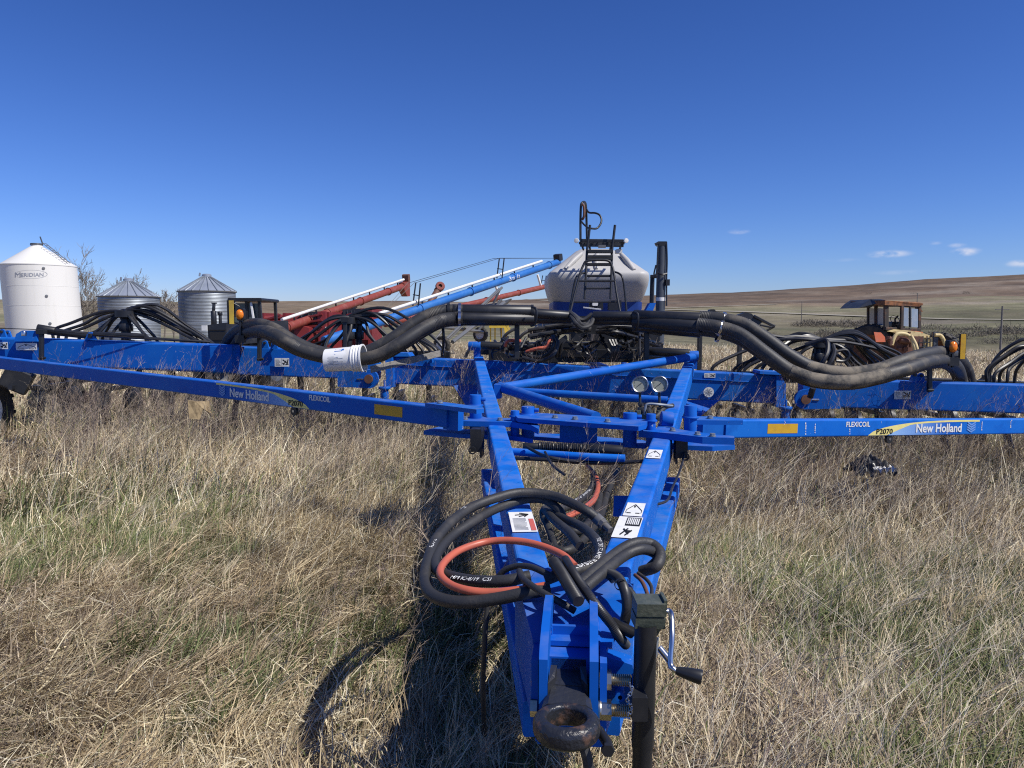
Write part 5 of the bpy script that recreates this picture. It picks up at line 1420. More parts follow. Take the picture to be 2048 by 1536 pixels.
mb = MB(); mb.lathe([(rr_ * 1.01, hz_(534)), (rr_ * 1.01, hz_(532)), (rr_ * .16, hz_(494)), (rr_ * .15, hz_(491)), (1e-3, hz_(491))], bc_, lean, 72); roof = mb.build("roof", M['whitebin'], wb)
mb = MB(); mb.lathe([(1e-3, hz_(488)), (rr_ * .16, hz_(488.2)), (rr_ * .17, hz_(491.5)), (rr_ * .12, hz_(491.6))], bc_, lean, 24); tp = bc_ + lean * hz_(490); mb.bar(tp + Vector((.35, 0, 0)), tp + Vector((.22, 0, .42)), .05, .06, .01); mb.build("lid", M['darkgrey'], roof)
mb = MB()
p0 = bc_ + lean * hz_(492) + Vector((.55, -.2, .03)); p1 = bc_ + lean * hz_(532) + Vector((rr_ * 1.0, -.35, .06))
for s in (-.16, .16): mb.tube([p0 + Vector((0, s, .06)), p1 + Vector((0, s, .06))], .02, 6)
for k in range(9): q_ = p0.lerp(p1, k / 8.5) + ZV * .06; mb.tube([q_ - Vector((0, .16, 0)), q_ + Vector((0, .16, 0))], .014, 5)
mb.build("roof_ladder", M['steelgrey'], roof)
mb = MB(); mb.lathe([(.25, .35), (rr_ * .95, hz_(690)), (rr_ * .97, hz_(690) + .02)], bc_, lean, 48); mb.build("hopper_cone", M['whitebin'], wb)
for k in range(8):
    a = 2 * math.pi * k / 8; e_ = Vector((math.cos(a), math.sin(a), 0)) * rr_ * .95; mb = MB(); mb.bar(bc_ + e_ + ZV * -.05, bc_ + e_ + ZV * hz_(688), .12, .12, .01, 1, Vector((0, 1, 0))); mb.build("leg", M['whitebin'], wb)
def bin_pt(px_, py_, lift=.006):
    """point on the front of the white wall under a photo pixel"""
    d = pix_dir(px_, py_); o = Vector((0, 0, HC))
    # leaning cylinder: solve for the near intersection
    w0 = o - bc_; dd = d - lean * d.dot(lean); ww = w0 - lean * w0.dot(lean)
    A = dd.dot(dd); B_ = 2 * dd.dot(ww); C_ = ww.dot(ww) - (rr_ + lift) ** 2
    t = (-B_ - math.sqrt(max(B_ * B_ - 4 * A * C_, 0))) / (2 * A)
    return o + d * t
text_on("lettering", "M", (0, 0, 0), (1, 0, 0), (0, 1, 0), M['decal_grey'], wb, .02, lambda u, v: bin_pt(30 + u * 11, 554 - v * 9))
text_on("lettering", "ERIDIAN", (0, 0, 0), (1, 0, 0), (0, 1, 0), M['decal_grey'], wb, .02, lambda u, v: bin_pt(42 + u * 45, 553.5 - u * 1.0 - v * 7))
mb = MB(); N = 40; vv = []
for k in range(N + 1):
    a = R(-215 + 250 * k / N + 35); cx_, cy_ = 62, 548.5
    a = R(-150 + 300 * k / N)
    for rr2 in (1.0, .965): vv.append(bin_pt(cx_ + 33 * rr2 * math.cos(a), cy_ - 8.6 * rr2 * math.sin(a)))
mb.add(vv, [(2 * k, 2 * k + 1, 2 * k + 3, 2 * k + 2) for k in range(N)]); mb.build("logo_ring", M['decal_grey'], wb)
for (x, y) in ((87, 536.5), (93, 592), (100, 647)):
    c = bin_pt(x, y, .0); n_ = (c - bc_); n_ = (n_ - lean * n_.dot(lean)).normalized(); mb = MB(); mb.lathe([(.075, 0), (.075, .03), (.055, .035), (1e-3, .035)], c, n_, 18); mb.build("sight_glass", M['steelgrey'], wb)

# two corrugated bins
def corrugated_bin(px0, px1, y_eave, y_top, d, label, seed):
    cxp = (px0 + px1) / 2
    b = base_at(cxp, d); r = (px1 - px0) / 2 / F * d * math.cos(math.atan((cxp - CX) / F)) * 1.02
    t = thing("corrugated_bin", b, label, "grain bin", "galvanised corrugated bins")
    ze, zt_ = W(cxp, y_eave, d).z - b.z, W(cxp, y_top, d).z - b.z
    prof = []
    n = int(ze / .1) * 2
    for k in range(n + 1):
        z = ze * k / n; prof.append((r + (.011 if k % 2 else -.011) + (.012 if int(z / .82) % 2 else 0), z))
    mb = MB(); mb.lathe(prof, b, ZV, 72); mb.build("wall", M['galv'], t)
    # roof panels
    NP = 22
    mb = MB(); a0, a1 = 0, 2 * math.pi / NP
    rt = r * .13; e = r * 1.035
    v = []
    for (rad_, z) in ((e, ze - .03), (rt, zt_)):
        for a in (a0, a0 + .02, (a0 + a1) / 2, a1 - .02, a1):
            v.append(Vector((rad_ * math.cos(a), rad_ * math.sin(a), z + (.05 if a in (a0, a1) else 0))))
    f = [(k, k + 1, k + 6, k + 5) for k in range(4)] + [(k + 5, k + 6, k + 1, k) for k in range(0)]
    mb.add([Vector(t.location) + p for p in v], f)
    p0_ = mb.build("roof_panel", M['galvroof'], t)
    for k in range(1, NP):
        o = p0_.copy(); COL.objects.link(o); o.rotation_euler.z = 2 * math.pi * k / NP
    for k in range(NP):
        a = 2 * math.pi * k / NP; mb = MB(); A_ = b + Vector((e * math.cos(a), e * math.sin(a), ze + .02)); B_ = b + Vector((rt * math.cos(a), rt * math.sin(a), zt_ + .045)); mb.bar(A_, B_, .05, .05, .005, 1); 
        if k == 0: rib0 = mb.build("roof_rib", M['galv'], t)
        else:
            o = rib0.copy(); COL.objects.link(o); o.rotation_euler.z = a
    mb = MB(); mb.lathe([(r * 1.045, ze - .07), (r * 1.05, ze - .01), (r * 1.0, ze)], b, ZV, 72); mb.build("eave_ring", M['steelgrey'], t)
    mb = MB(); mb.lathe([(rt * 1.3, zt_ - .05), (rt * 1.3, zt_ + .14), (rt * .9, zt_ + .2), (1e-3, zt_ + .22)], b, ZV, 20); mb.bar(b + Vector((-rt * 1.9, -.1, zt_ + .02)), b + Vector((-rt * 1.7, -.1, zt_ + .28)), .12, .1, .02); mb.build("cap", M['galvroof'], t)
    mb = MB(); mb.lathe([(r * 1.02, 0), (r * 1.02, .12), (r, .14)], b, ZV, 48); mb.build("base_ring", M['steelgrey'], t)
    return t
corrugated_bin(201, 322, 593, 563, 54, "grey corrugated steel bin showing between the white bin and the bin beside it", 1)
corrugated_bin(361, 474, 583, 554, 57, "grey corrugated steel bin with conical roof, behind the black tractor", 2)

# ================================================================== black tractor
TD = 17.5
b = base_at(470, TD)
tr = thing("black_tractor", b, "black old tractor with square cab and two exhausts behind the left lamp", "tractor")
mb = MB(); q0 = W(436, 668, TD - 1.0)
mb.prism([W(415, 650, TD - 1.4), W(452, 645, TD - 1.4), W(455, 690, TD - 1.4), W(417, 690, TD - 1.4)], Vector((.75, 1.9, .05))); mb.build("hood", M['black'], tr)
mb = MB(); mb.box(W(434, 672, TD - 1.42), .30, .03, .16); mb.box(W(434, 660, TD - 1.42), .34, .03, .02); mb.build("grille", M['decal_black'], tr)
mb = MB(); mb.box(W(409, 656, TD - 1.45), .11, .03, .11); mb.build("headlamp", M['white'], tr)
mb = MB(); mb.cyl(W(428, 650, TD - .9), W(427, 622, TD - .9), .06, 14); mb.cyl(W(427, 622, TD - .9), W(428, 606, TD - .9), .035, 12); mb.box(W(428.5, 606, TD - .9), .1, .07, .03); mb.build("exhaust", M['black'], tr)
mb = MB(); mb.cyl(W(441, 650, TD - .7), W(440, 626, TD - .7), .035, 12); mb.cyl(W(440, 630, TD - .7), W(439.5, 624, TD - .7), .055, 12); mb.build("air_cleaner", M['black'], tr)
cabb = MB()
c0 = W(497, 648, TD + .8); cw, cdp, chh = .74, 1.2, .95
for (x, y, lean_) in ((-.36, 0, .05), (.36, 0, -.06), (-.34, 1.1, .02), (.36, 1.1, -.02)):
    p = c0 + Vector((x, y - .1, -.35)); cabb.bar(p, p + Vector((lean_, .0, chh + .0)), .07, .08, .01, 1, Vector((0, 1, 0)))
cabb.box(c0 + Vector((0, .45, .57)), .80, 1.35, .08, bev=.03); cabb.box(c0 + Vector((0, .45, -.25)), .8, 1.3, .36, bev=.02); cabb.bar(c0 + Vector((.02, -.12, -.3)), c0 + Vector((.0, -.12, .55)), .06, .04, .01, 1, Vector((0, 1, 0)))
cab = cabb.build("cab", M['black'], tr)
for s in (-.18, .19): mb = MB(); mb.box(c0 + Vector((s, -.08, .24)), .28, .012, .50); mb.build("window", M['glass_dark'], cab)
mb = MB(); mb.bar(W(502, 605, TD + .6), W(507, 638, TD + .6), .05, .03, .006, 1, Vector((0, 1, 0))); mb.build("white_pillar", M['white'], tr)
mb = MB(); mb.bar(W(459, 648, TD - .4), W(464, 664, TD - .4), .06, .05, .01, 1, Vector((0, 1, 0))); mb.build("mirror", M['white'], tr)
for (x, dd, r_) in ((425, TD - .9, .5), (540, TD + .4, .75), (470, TD + .6, .75)):
    p = W(x, 690, dd); wheel(Vector((p.x, p.y, tz(p.x, p.y) + r_ * .95)), Vector((-1, .2, 0)), r_, .4, tr, 'darkgrey')

# ================================================================== red machines behind the hoses
def red_header(name, label, px0, px1, ytop, d, style):
    b = base_at((px0 + px1) / 2, d)
    t = thing(name, b, label, "combine header")
    P = lambda x, y, dd=0.0: W(x, y, d + dd)
    zb = lambda x, dd=0.0: Vector((P(x, 650, dd).x, P(x, 650, dd).y, b.z))
    w = px1 - px0
    for x in (px0 + w * .06, px1 - w * .06):
        mb = MB(); mb.prism([P(x - w * .06, ytop + (8 if style == 1 and x < px0 + w / 2 else 0)), P(x + w * .06, ytop), zb(x + w * .06) + ZV * .1, zb(x - w * .06) + ZV * .1], Vector((.15, 1.3, 0))); mb.build("end_panel", M['red'], t)
    for k, y in enumerate((ytop + 8, ytop + 20, ytop + 45)):
        mb = MB(); mb.tube([P(px0 + 2, y + 3, .1), P(px1 - 2, y, .3)], .09 + .03 * (k == 1), 12); mb.build("frame_tube", M['red'], t)
    mb = MB(); mb.prism([P(px0 + w * .1, ytop + 22, .5), P(px1 - w * .1, ytop + 20, .5), zb(px1 - w * .1, .5) + ZV * .3, zb(px0 + w * .1, .5) + ZV * .3], (0, .1, 0)); mb.build("back_sheet", M['red'], t)
    if style >= 1:
        mb = MB(); mb.prism([P(px0 + w * .18, ytop + 1, -.1), P(px0 + w * .68, ytop - 1, -.1), P(px0 + w * .68, ytop + 24, -.1), P(px0 + w * .18, ytop + 26, -.1)], (.1, .9, 0)); blk = mb.build("screen_box", M['black'], t)
        mb = MB()
        for k in range(5):
            x = px0 + w * (.22 + .1 * k); mb.bar(P(x, ytop + 3, -.12), P(x, ytop + 23, -.12), .02, .03, .004, 1, Vector((0, 1, 0)))
        mb.build("screen_bars", M['darkgrey'], blk)
        for x in (px0 + w * .74, px0 + w * .86): mb = MB(); mb.bar(P(x, ytop - 1, -.2), P(x + 2, ytop + 62, -.2), .16, .12, .015, 1, Vector((0, 1, 0))); mb.build("upright", M['red'], t)
    if style <= 1:
        mb = MB(); x = px0 + w * .22
        mb.prism([P(x - 12, ytop + 32, -.6), P(x - 2, ytop + 26, -.6), P(x + 14, ytop + 32, -.6), P(x + 16, ytop + 58, -.6), P(x + 4, ytop + 70, -.6), P(x - 14, ytop + 66, -.6)], (.1, .6, 0)); mb.build("gear_shield", M['red'], t)
    # arms and reel bats
    mb = MB()
    for k in range(4):
        mb.bar(P(px0 + w * .3, ytop + 12 + k * 9, -.2), P(px0 + w * .8, ytop + 4 + k * 12, -.3), .07, .07, .01)
    mb.build("lift_arm", M['red'], t)
    mb = MB(); mb.box(P(px1 - 4, ytop + 32, -.3), .12, .03, .08); mb.build("decal", M['white'], t)
    return t
red_header("combine_header", "red combine header with open frame, right of the black cab", 522, 571, 626, 27, 0)
red_header("combine_header", "red combine header with rounded gear shield under the red auger", 588, 658, 624, 27, 1)
red_header("combine_header", "red combine header with tall black screen box and twin uprights behind the hoses", 672, 744, 618, 29, 2)
mb = MB()
b = base_at(500, 22)
swr = thing("red_implement", b, "rusty red implement low between the left lamp and the beam", "implement")
for k in range(5): mb.bar(W(480 + k * 12, 672 + (k % 2) * 5, 22), W(492 + k * 12, 690, 22.2), .12, .12, .02)
mb.tube([W(488, 672, 22), W(510, 668, 22), W(545, 676, 22)], .10, 10); mb.build("frame", M['auger_red'], swr)
mb = MB(); mb.box(W(530, 688, 21.8), 1.4, .3, .18, bev=.02); mb.build("skid", M['red'], swr)

# ================================================================== grain augers
def auger(label, m, low, high, r, spout=0, white=None, name="grain_auger", lettering=None, leg=None, posts=()):
    A, B = W(*low), W(*high)
    base = Vector((A.x, A.y, tz(A.x, A.y)))
    t = thing(name, base, label, "grain auger")
    d = (B - A).normalized(); up = (ZV - d * d.z).normalized(); sd = d.cross(up).normalized(); sd = sd if sd.y < 0 else -sd
    mb = MB(); mb.tube([A, B], r, 18)
    mb.build("tube", M[m], t)
    L_ = (B - A).length; k = 0; s = 1.5
    while s < L_ - .3:
        mb = MB(); mb.lathe([(r, 0), (r + .03, 0), (r + .03, .05), (r, .05)], A + d * s, d, 18); mb.build("flange", M[m], t); s += 3.0
    if white is not None:
        (w0, w1, off, wr) = white
        a_, b_ = A + (B - A) * w0 + up * off, A + (B - A) * w1 + up * off
        mb = MB(); mb.tube([a_, b_], wr, 10); wp = mb.build("drive_shield", M['white'], t)
        n_ = 7
        for i in range(n_):
            q_ = a_.lerp(b_, (i + .5) / n_); mb = MB(); mb.bar(q_, q_ - up * off * .8, .05, .05, .008); mb.build("shield_bracket", M['black'], wp)
    if spout:
        mb = MB(); mb.prism([B + up * r * 1.3 - d * .5, B + up * r * 1.2 + d * .25, B - up * r * 2.2 + d * .15 - ZV * .2, B - ZV * r * 3.4 - d * .15, B - up * r - d * .55], sd * -r * 2.0)
        for i in range(len(mb.v)): mb.v[i] = tuple(Vector(mb.v[i]) + sd * r * 1.0)
        mb.build("spout", M[m], t)
        mb = MB(); mb.box(B + up * (r + .2) + d * .15, .26, .3, .32, d, sd, up, bev=.04); mb.build("gearbox", M['brown'], t)
    if leg is not None:
        for (s_, x_, y_, dd_) in leg:
            rr3 = .05
            p = A + (B - A) * s_ - up * r; mb = MB(); mb.tube([p, W(x_, y_, dd_)], rr3, 8); mb.build("support_leg", M['steelgrey'], t)
    for (s_, hgt) in posts:
        p = A + (B - A) * s_ + up * r; mb = MB(); mb.tube([p + sd * .12, p + sd * .22 + ZV * hgt], .025, 6); mb.tube([p - sd * .12, p - sd * .1 + d * .15 + ZV * hgt], .025, 6); mb.tube([p + sd * .16 + ZV * hgt * .45, p - sd * .1 + ZV * hgt * .5], .018, 5); mb.build("truss_post", M['black'], t)
    return t, A, B, d, up, sd
t1, A1, B1, d1, u1, s1_ = auger("red grain auger with white shield pipe, its spout against the sky", 'auger_red', (525, 672, 24), (811, 571, 36), .145, 1, (.10, .985, .30, .055), leg=[(.55, 640, 660, 29), (.56, 660, 655, 31)])
# undercarriage wheels of the blue auger
t2, A2, B2, d2, u2, s2_ = auger("long bright blue grain auger with white shield pipe running up behind the grey tank", 'auger_blue', (648, 682, 22.5), (1117, 524, 34), .14, 0, (.17, .90, .27, .055), posts=[(.30, .75), (.665, .75)])
mb = MB(); mb.box(B2 + u2 * .2, .3, .3, .3, d2, s2_, u2, bev=.05); mb.build("gearbox", M['black'], t2)
text_on("lettering", "Brandt", (0, 0, 0), (1, 0, 0), (0, 1, 0), M['decal_white'], t2, .004, lambda u, v: A2 + (B2 - A2) * (.70 + .055 * u) + s2_ * (.143 * math.cos((v - .4) * 1.2)) + u2 * (.143 * math.sin((v - .4) * 1.2)))
for (x, y, dd) in ((884, 690, 25.5), (961, 669, 29.5)):
    c = W(x, y, dd); wheel(c, Vector((-.45, -1, 0)), .29, .2, t2)
mb = MB()
for a_, b_, r_ in (((905, 684, 25.4), (1008, 605, 28.5), .07), ((835, 648, 24.5), (965, 664, 29), .06), ((868, 652, 24.8), (910, 640, 26), .05), ((955, 664, 29.2), (1003, 598, 29.4), .05), ((880, 690, 25.6), (998, 578, 29.0), .045), ((885, 690, 25.8), (1004, 575, 29.2), .045), ((960, 668, 29.6), (1000, 578, 29.4), .045), ((930, 660, 27), (1018, 612, 29), .10)):
    mb.tube([W(*a_), W(*b_)], r_, 8)
mb.build("undercarriage", M['steelgrey'], t2)
mb = MB()
for i in range(2):
    mb.tube([A2 + (B2 - A2) * .17 + u2 * .17, A2 + (B2 - A2) * .30 + u2 * .95 + s2_ * .15 * (1 - 2 * i), A2 + (B2 - A2) * .665 + u2 * .95 + s2_ * .15 * (1 - 2 * i), A2 + (B2 - A2) * .985 + u2 * .2][0:2], .008, 4)
    mb.tube([A2 + (B2 - A2) * .30 + u2 * .92 + s2_ * .15 * (1 - 2 * i), A2 + (B2 - A2) * .665 + u2 * .92 + s2_ * .15 * (1 - 2 * i)], .008, 4)
    mb.tube([A2 + (B2 - A2) * .665 + u2 * .92 + s2_ * .15 * (1 - 2 * i), A2 + (B2 - A2) * .985 + u2 * .2], .008, 4)
mb.build("truss_cable", M['black'], t2)
t3, A3, B3, d3, u3, s3_ = auger("plain red grain auger passing under the blue one to the grey tank", 'auger_red', (770, 648, 33), (1160, 557, 47), .14, 0, None, posts=[(.75, .5)], leg=[(.3, 870, 680, 36)])
mb = MB()
for s_ in (.50, .74): p = A3 + (B3 - A3) * s_; mb.bar(p, p + u3 * .75 - d3 * .3, .1, .1, .01)
mb.build("white_bracket", M['white'], t3)
t4, A4, B4, d4, u4, s4_ = auger("short rusty brown auger head poking up behind the blue auger", 'brown', (850, 622, 40), (881, 572, 41), .17, 0, None)
mb = MB(); mb.lathe([(.10, 0), (.22, 0), (.25, .05), (.25, .22), (.22, .26), (.10, .26)], B4 - d4 * .1, Vector((.25, -1, .3)), 12); mb.build("head_ring", M['auger_red'], t4)
# grey hopper chute with red trough beside the undercarriage
b = base_at(990, 31)
ch_ = thing("conveyor_chute", b, "grey slanting conveyor chute standing behind the trunk pipes beside the yellow frame", "conveyor")
mb = MB(); mb.prism([W(1003, 603, 31), W(1022, 597, 31), W(1008, 612, 31), W(985, 640, 31), W(965, 640, 31)], (.05, .7, 0)); mb.prism([W(950, 612, 31.2), W(1004, 604, 31.2), W(1003, 610, 31.2), W(945, 620, 31.2)], (0, .6, 0)); mb.build("trough", M['steelgrey'], ch_)
mb = MB(); mb.tube([W(967, 632, 31), W(960, 690, 31)], .07, 8); mb.tube([W(1000, 622, 31), W(1005, 690, 31)], .06, 8); mb.build("leg", M['steelgrey'], ch_)
# yellow stand
b = base_at(1000, 28)
ys = thing("yellow_stand", b, "small yellow steel stand with legs seen below the trunk pipes", "stand")
mb = MB(); mb.box(W(998, 648, 28), .72, .4, .28, bev=.03); mb.prism([W(1008, 655, 27.8), W(1021, 655, 27.8), W(1018, 668, 27.8), W(1010, 668, 27.8)], (0, .3, 0)); mb.build("hopper", M['yellow'], ys)
for x in (981, 990, 1003, 1013):
    p = W(x, 655, 28.0); mb = MB(); mb.bar(p, Vector((p.x, p.y, b.z)), .05, .05, .008, 1, Vector((0, 1, 0))); mb.build("leg", M['yellow'], ys)

# ================================================================== black folded arm to the right of the cart
FD = 20.0
b = base_at(1470, FD)
fa = thing("folding_arm", b, "black folded implement arm lying behind the thick right-hand hoses", "implement")
mb = MB(); mb.prism([W(1466, 642, FD), W(1476, 630, FD), W(1490, 625, FD), W(1503, 627, FD), (W(1510, 634, FD)), W(1524, 645, FD), W(1518, 650, FD), W(1500, 648, FD), W(1480, 650, FD)], (0, .25, 0)); mb.build("knuckle", M['black'], fa)
mb = MB(); mb.bar(W(1508, 632, FD), W(1548, 653, FD), .10, .07, .01); mb.bar(W(1520, 650, FD - .1), W(1544, 655, FD - .1), .05, .05, .01); mb.bar(W(1520, 641, FD + .1), W(1550, 652, FD + .1), .05, .06, .01); mb.build("arm", M['black'], fa)
mb = MB(); mb.tube([W(1549, 653, FD), W(1540, 658, FD), W(1524, 666, FD)], .028, 8); mb.build("arm_link", M['black'], fa)
mb = MB(); mb.bar(W(1345, 640, FD), W(1470, 640, FD), .09, .12, .02); mb.bar(W(1425, 631, FD), W(1470, 634, FD), .05, .05, .01); mb.bar(W(1391, 628, FD), W(1400, 634, FD), .05, .06, .01); mb.build("boom", M['black'], fa)
mb = MB(); mb.box(W(1423, 626, FD), .16, .2, .19, bev=.04); mb.tube([W(1418, 622, FD), W(1410, 630, FD)], .02, 6); mb.cyl(W(1495, 645, FD - .2), W(1495, 645, FD + .3), .10, 16); mb.build("actuator", M['black'], fa)
mb = MB(); mb.bar(Vector((W(1400, 640, FD).x, W(1400, 640, FD).y, b.z)), W(1400, 640, FD), .12, .12, .02, 1, Vector((0, 1, 0))); mb.bar(Vector((W(1480, 645, FD).x, W(1480, 645, FD).y, b.z)), W(1480, 645, FD), .12, .12, .02, 1, Vector((0, 1, 0))); mb.build("stand", M['black'], fa)

# ================================================================== derelict orange tractor on the right
OD = 25.5
b = base_at(1790, OD, .0)
ot = thing("derelict_tractor", b, "derelict orange tractor with rusty glazed cab and cream loader frame behind the right hoses", "tractor")
P = lambda x, y, dd=0.0: W(x, y, OD + dd)
cabm = MB()
# posts: left-front, corner, right; depth runs away from the viewer
for (x, yt, yb, dd, w_) in ((1737, 606, 660, 1.5, .10), (1752, 606, 660, .75, .10), (1772, 605, 660, .05, .15), (1804, 612, 660, 0.02, .10), (1839, 611, 660, .3, .10)):
    cabm.bar(P(x, yt, dd), P(x - (1 if x > 1800 else 0), yb, dd), w_, .10, .015, 1, Vector((0, 1, 0)))
cabm.bar(P(1770, 657, 0), P(1840, 660, .3), .10, .10, .015); cabm.bar(P(1736, 656, 1.5), P(1772, 656, .05), .10, .12, .015)
cab = cabm.build("cab_frame", M['darkrust'], ot)
mb = MB(); mb.prism([P(1770, 601, -.1), P(1838, 604, .2), P(1846, 607, .2), P(1846, 610, .2), P(1838, 613, .2), P(1770, 610, -.1)], Vector((-.35, 1.8, .02))); mb.build("cab_roof", M['rust'], ot)
mb = MB(); mb.prism([P(1718, 616, .7), P(1728, 606, .7), P(1740, 598.5, .6), P(1760, 598, .3), P(1771, 600, .0), P(1771, 607, .0), P(1755, 606, .3), P(1742, 615, .6)], Vector((-.1, 1.3, 0))); mb.build("roof_visor", M['darkgrey'], ot)
mb = MB(); mb.prism([P(1839, 614, .3), P(1846, 623, .3), P(1840, 625, .3)], (0, .3, 0)); mb.build("roof_lamp", M['rust'], ot)
for (x0, x1, y0, y1, dd, dd1) in ((1739, 1750, 616, 648, 1.35, .8), (1755, 1767, 616, 650, .62, .1), (1807, 1817, 615, 652, .06, .1), (1823, 1836, 617, 654, .15, .25)):
    mb = MB(); mb.add([P(x0, y1, dd), P(x1, y1 + 1, dd1), P(x1, y0 + 1, dd1), P(x0, y0, dd)], [(0, 1, 2, 3)]); mb.build("cab_window", M['glass'], ot)
mb = MB(); mb.bar(P(1820, 613, .15), P(1820, 655, .15), .06, .06, .01, 1, Vector((0, 1, 0))); mb.bar(P(1774, 611, 0), P(1837, 614, .3), .05, .05, .01); mb.build("window_bar", M['black'], ot)
mb = MB(); mb.tube([P(1795, 655, .6), P(1790, 640, .6), P(1796, 632, .7)], .03, 6); mb.lathe([(.16, -.01), (.18, 0), (.16, .01)], P(1790, 640, .5), (.2, -1, .6), 16); mb.box(P(1792, 652, 1.0), .45, .3, .3, bev=.05); mb.build("steering_gear", M['black'], ot)
hd = MB()
hd.prism([P(1785, 664, -.3), P(1800, 660, -.3), P(1840, 664, -.3), P(1860, 671, -.3), P(1862, 678, -.3), P(1840, 676, -.3), P(1810, 670, -.3)], Vector((-.1, .7, .05))); hd.build("hood", M['cream'], ot)
mb = MB(); mb.prism([P(1830, 662, -.2), P(1845, 664, -.2), P(1848, 670, -.2), P(1832, 668, -.2)], (0, .5, 0)); mb.build("fuel_tank", M['orange'], ot)
mb = MB(); mb.prism([P(1748, 664, -.5), P(1762, 665, -.5), P(1770, 674, -.5), P(1771, 684, -.5), P(1752, 684, -.5)], (.02, .06, 0)); mb.build("orange_panel", M['orange'], ot)
for (pts, r_) in (([(1783, 690, -.6), (1790, 672, -.6), (1800, 667, -.6), (1815, 670, -.6), (1824, 680, -.7), (1830, 700, -.8), (1834, 715, -.8)], .06), ([(1822, 671, -.7), (1832, 690, -.8), (1837, 712, -.9)], .05), ([(1870, 670, -.4), (1882, 672, -.4), (1890, 688, -.4), (1896, 708, -.4)], .06), ([(1886, 676, -.5), (1893, 700, -.5)], .05)):
    mb = MB(); mb.tube([P(*p) for p in pts], r_, 10); mb.build("loader_arm", M['cream'], ot)
mb = MB()
for k in range(4): mb.bar(P(1836, 676 + k * 9, -.4), P(1860, 676 + k * 9, -.4), .03, .03, .004)
for x in (1838, 1846, 1854, 1860): mb.bar(P(x, 672, -.4), P(x, 706, -.4), .03, .03, .004, 1, Vector((0, 1, 0)))
mb.build("grille", M['black'], ot)
mb = MB(); mb.box(P(1848, 690, -.2), .38, .3, .5); mb.build("radiator", M['cream'], ot)
mb = MB(); mb.box(P(1800, 690, .2), .9, 1.2, .6, bev=.05); mb.cyl(P(1776, 676, -.3), P(1790, 690, -.3), .10, 12); mb.cyl(P(1800, 680, -.5), P(1822, 684, -.5), .09, 12)
for k in range(14): 
    p = P(random.uniform(1772, 1830), random.uniform(665, 705), random.uniform(-.6, 0)); mb.box(p, random.uniform(.06, .18), .12, random.uniform(.05, .16), bev=.01)
mb.build("engine", M['brown'], ot)
mb = MB(); mb.bar(P(1870, 664, -.3), P(1869, 716, -.3), .17, .12, .02, 1, Vector((0, 1, 0))); mb.build("post", M['darkgrey'], ot)
for (x, dd, r_, sx) in ((1742, .6, .85, 1), (1755, 2.0, .8, 1), (1850, .8, .5, 1), (1880, 2.0, .7, 1)):
    p = P(x, 690, dd); wheel(Vector((p.x, p.y, tz(p.x, p.y) + r_ * .85)), Vector((-.7, -.7, 0)), r_, .42, ot, 'rust')

# ================================================================== litter in the grass
c = WZ(1745, 962, .16)
bag = thing("plastic_sheet", (c.x, c.y, tz(c.x, c.y)), "crumpled black plastic sheet lying in the grass below the right pole", "plastic sheet")
mb = MB(); N1, N2 = 22, 12; vv = []
for i in range(N1 + 1):
    for j in range(N2 + 1):
        u, v = i / N1 - .5, j / N2 - .5; h = .13 * math.exp(-((u * 2.2) ** 2 + (v * 2.4) ** 2)) + .03 * math.sin(u * 23 + v * 9) + .025 * math.sin(v * 31 - u * 7) + random.uniform(-.008, .008)
        vv.append(c + Vector((u * .36 - .03, v * .34, .09 + h)))
mb.add(vv, [(i * (N2 + 1) + j, (i + 1) * (N2 + 1) + j, (i + 1) * (N2 + 1) + j + 1, i * (N2 + 1) + j + 1) for i in range(N1) for j in range(N2)], True); mb.build("sheet", M['plastic_black'], bag)
c = WZ(1762, 966, .18)
bag2 = thing("plastic_scrap", (c.x, c.y, tz(c.x, c.y)), "small torn white plastic scrap beside the black sheet in the grass", "plastic scrap")
mb = MB(); vv = []
for i in range(11):
    for j in range(7):
        u, v = i / 10 - .5, j / 6 - .5; vv.append(c + Vector((u * .17, v * .12 - .07, .14 + .03 * math.sin(u * 19) * math.cos(v * 13) + random.uniform(-.01, .01))))
mb.add(vv, [(i * 7 + j, (i + 1) * 7 + j, (i + 1) * 7 + j + 1, i * 7 + j + 1) for i in range(10) for j in range(6)], True); mb.build("scrap", M['plastic_white'], bag2)
for (x, y, d, w_, h_, lab) in ((385, 816, 7.6, .11, .15, "bleached tan carton scrap standing in the weeds under the left pole"),):
    p = W(x, y, d); g_ = thing("carton_scrap", (p.x, p.y, tz(p.x, p.y)), lab, "carton")
    mb = MB(); mb.prism([p + Vector((-w_ * .4, 0, h_ * .5)), p + Vector((w_ * .1, .02, h_ * .42)), p + Vector((w_ * .5, .08, -.1 * h_)), p + Vector((w_ * .3, .05, -h_ * .8)), p + Vector((-w_ * .35, 0, -h_ * .7))], (.01, .02, 0)); mb.build("flap", M['tan'], g_)
    mb = MB(); mb.prism([p + Vector((w_ * .1, .021, h_ * .42)), p + Vector((w_ * .6, .22, h_ * .3)), p + Vector((w_ * .75, .2, -h_ * .5)), p + Vector((w_ * .5, .08, -.1 * h_))], (.01, .01, 0)); mb.build("side", M['tan'], g_)

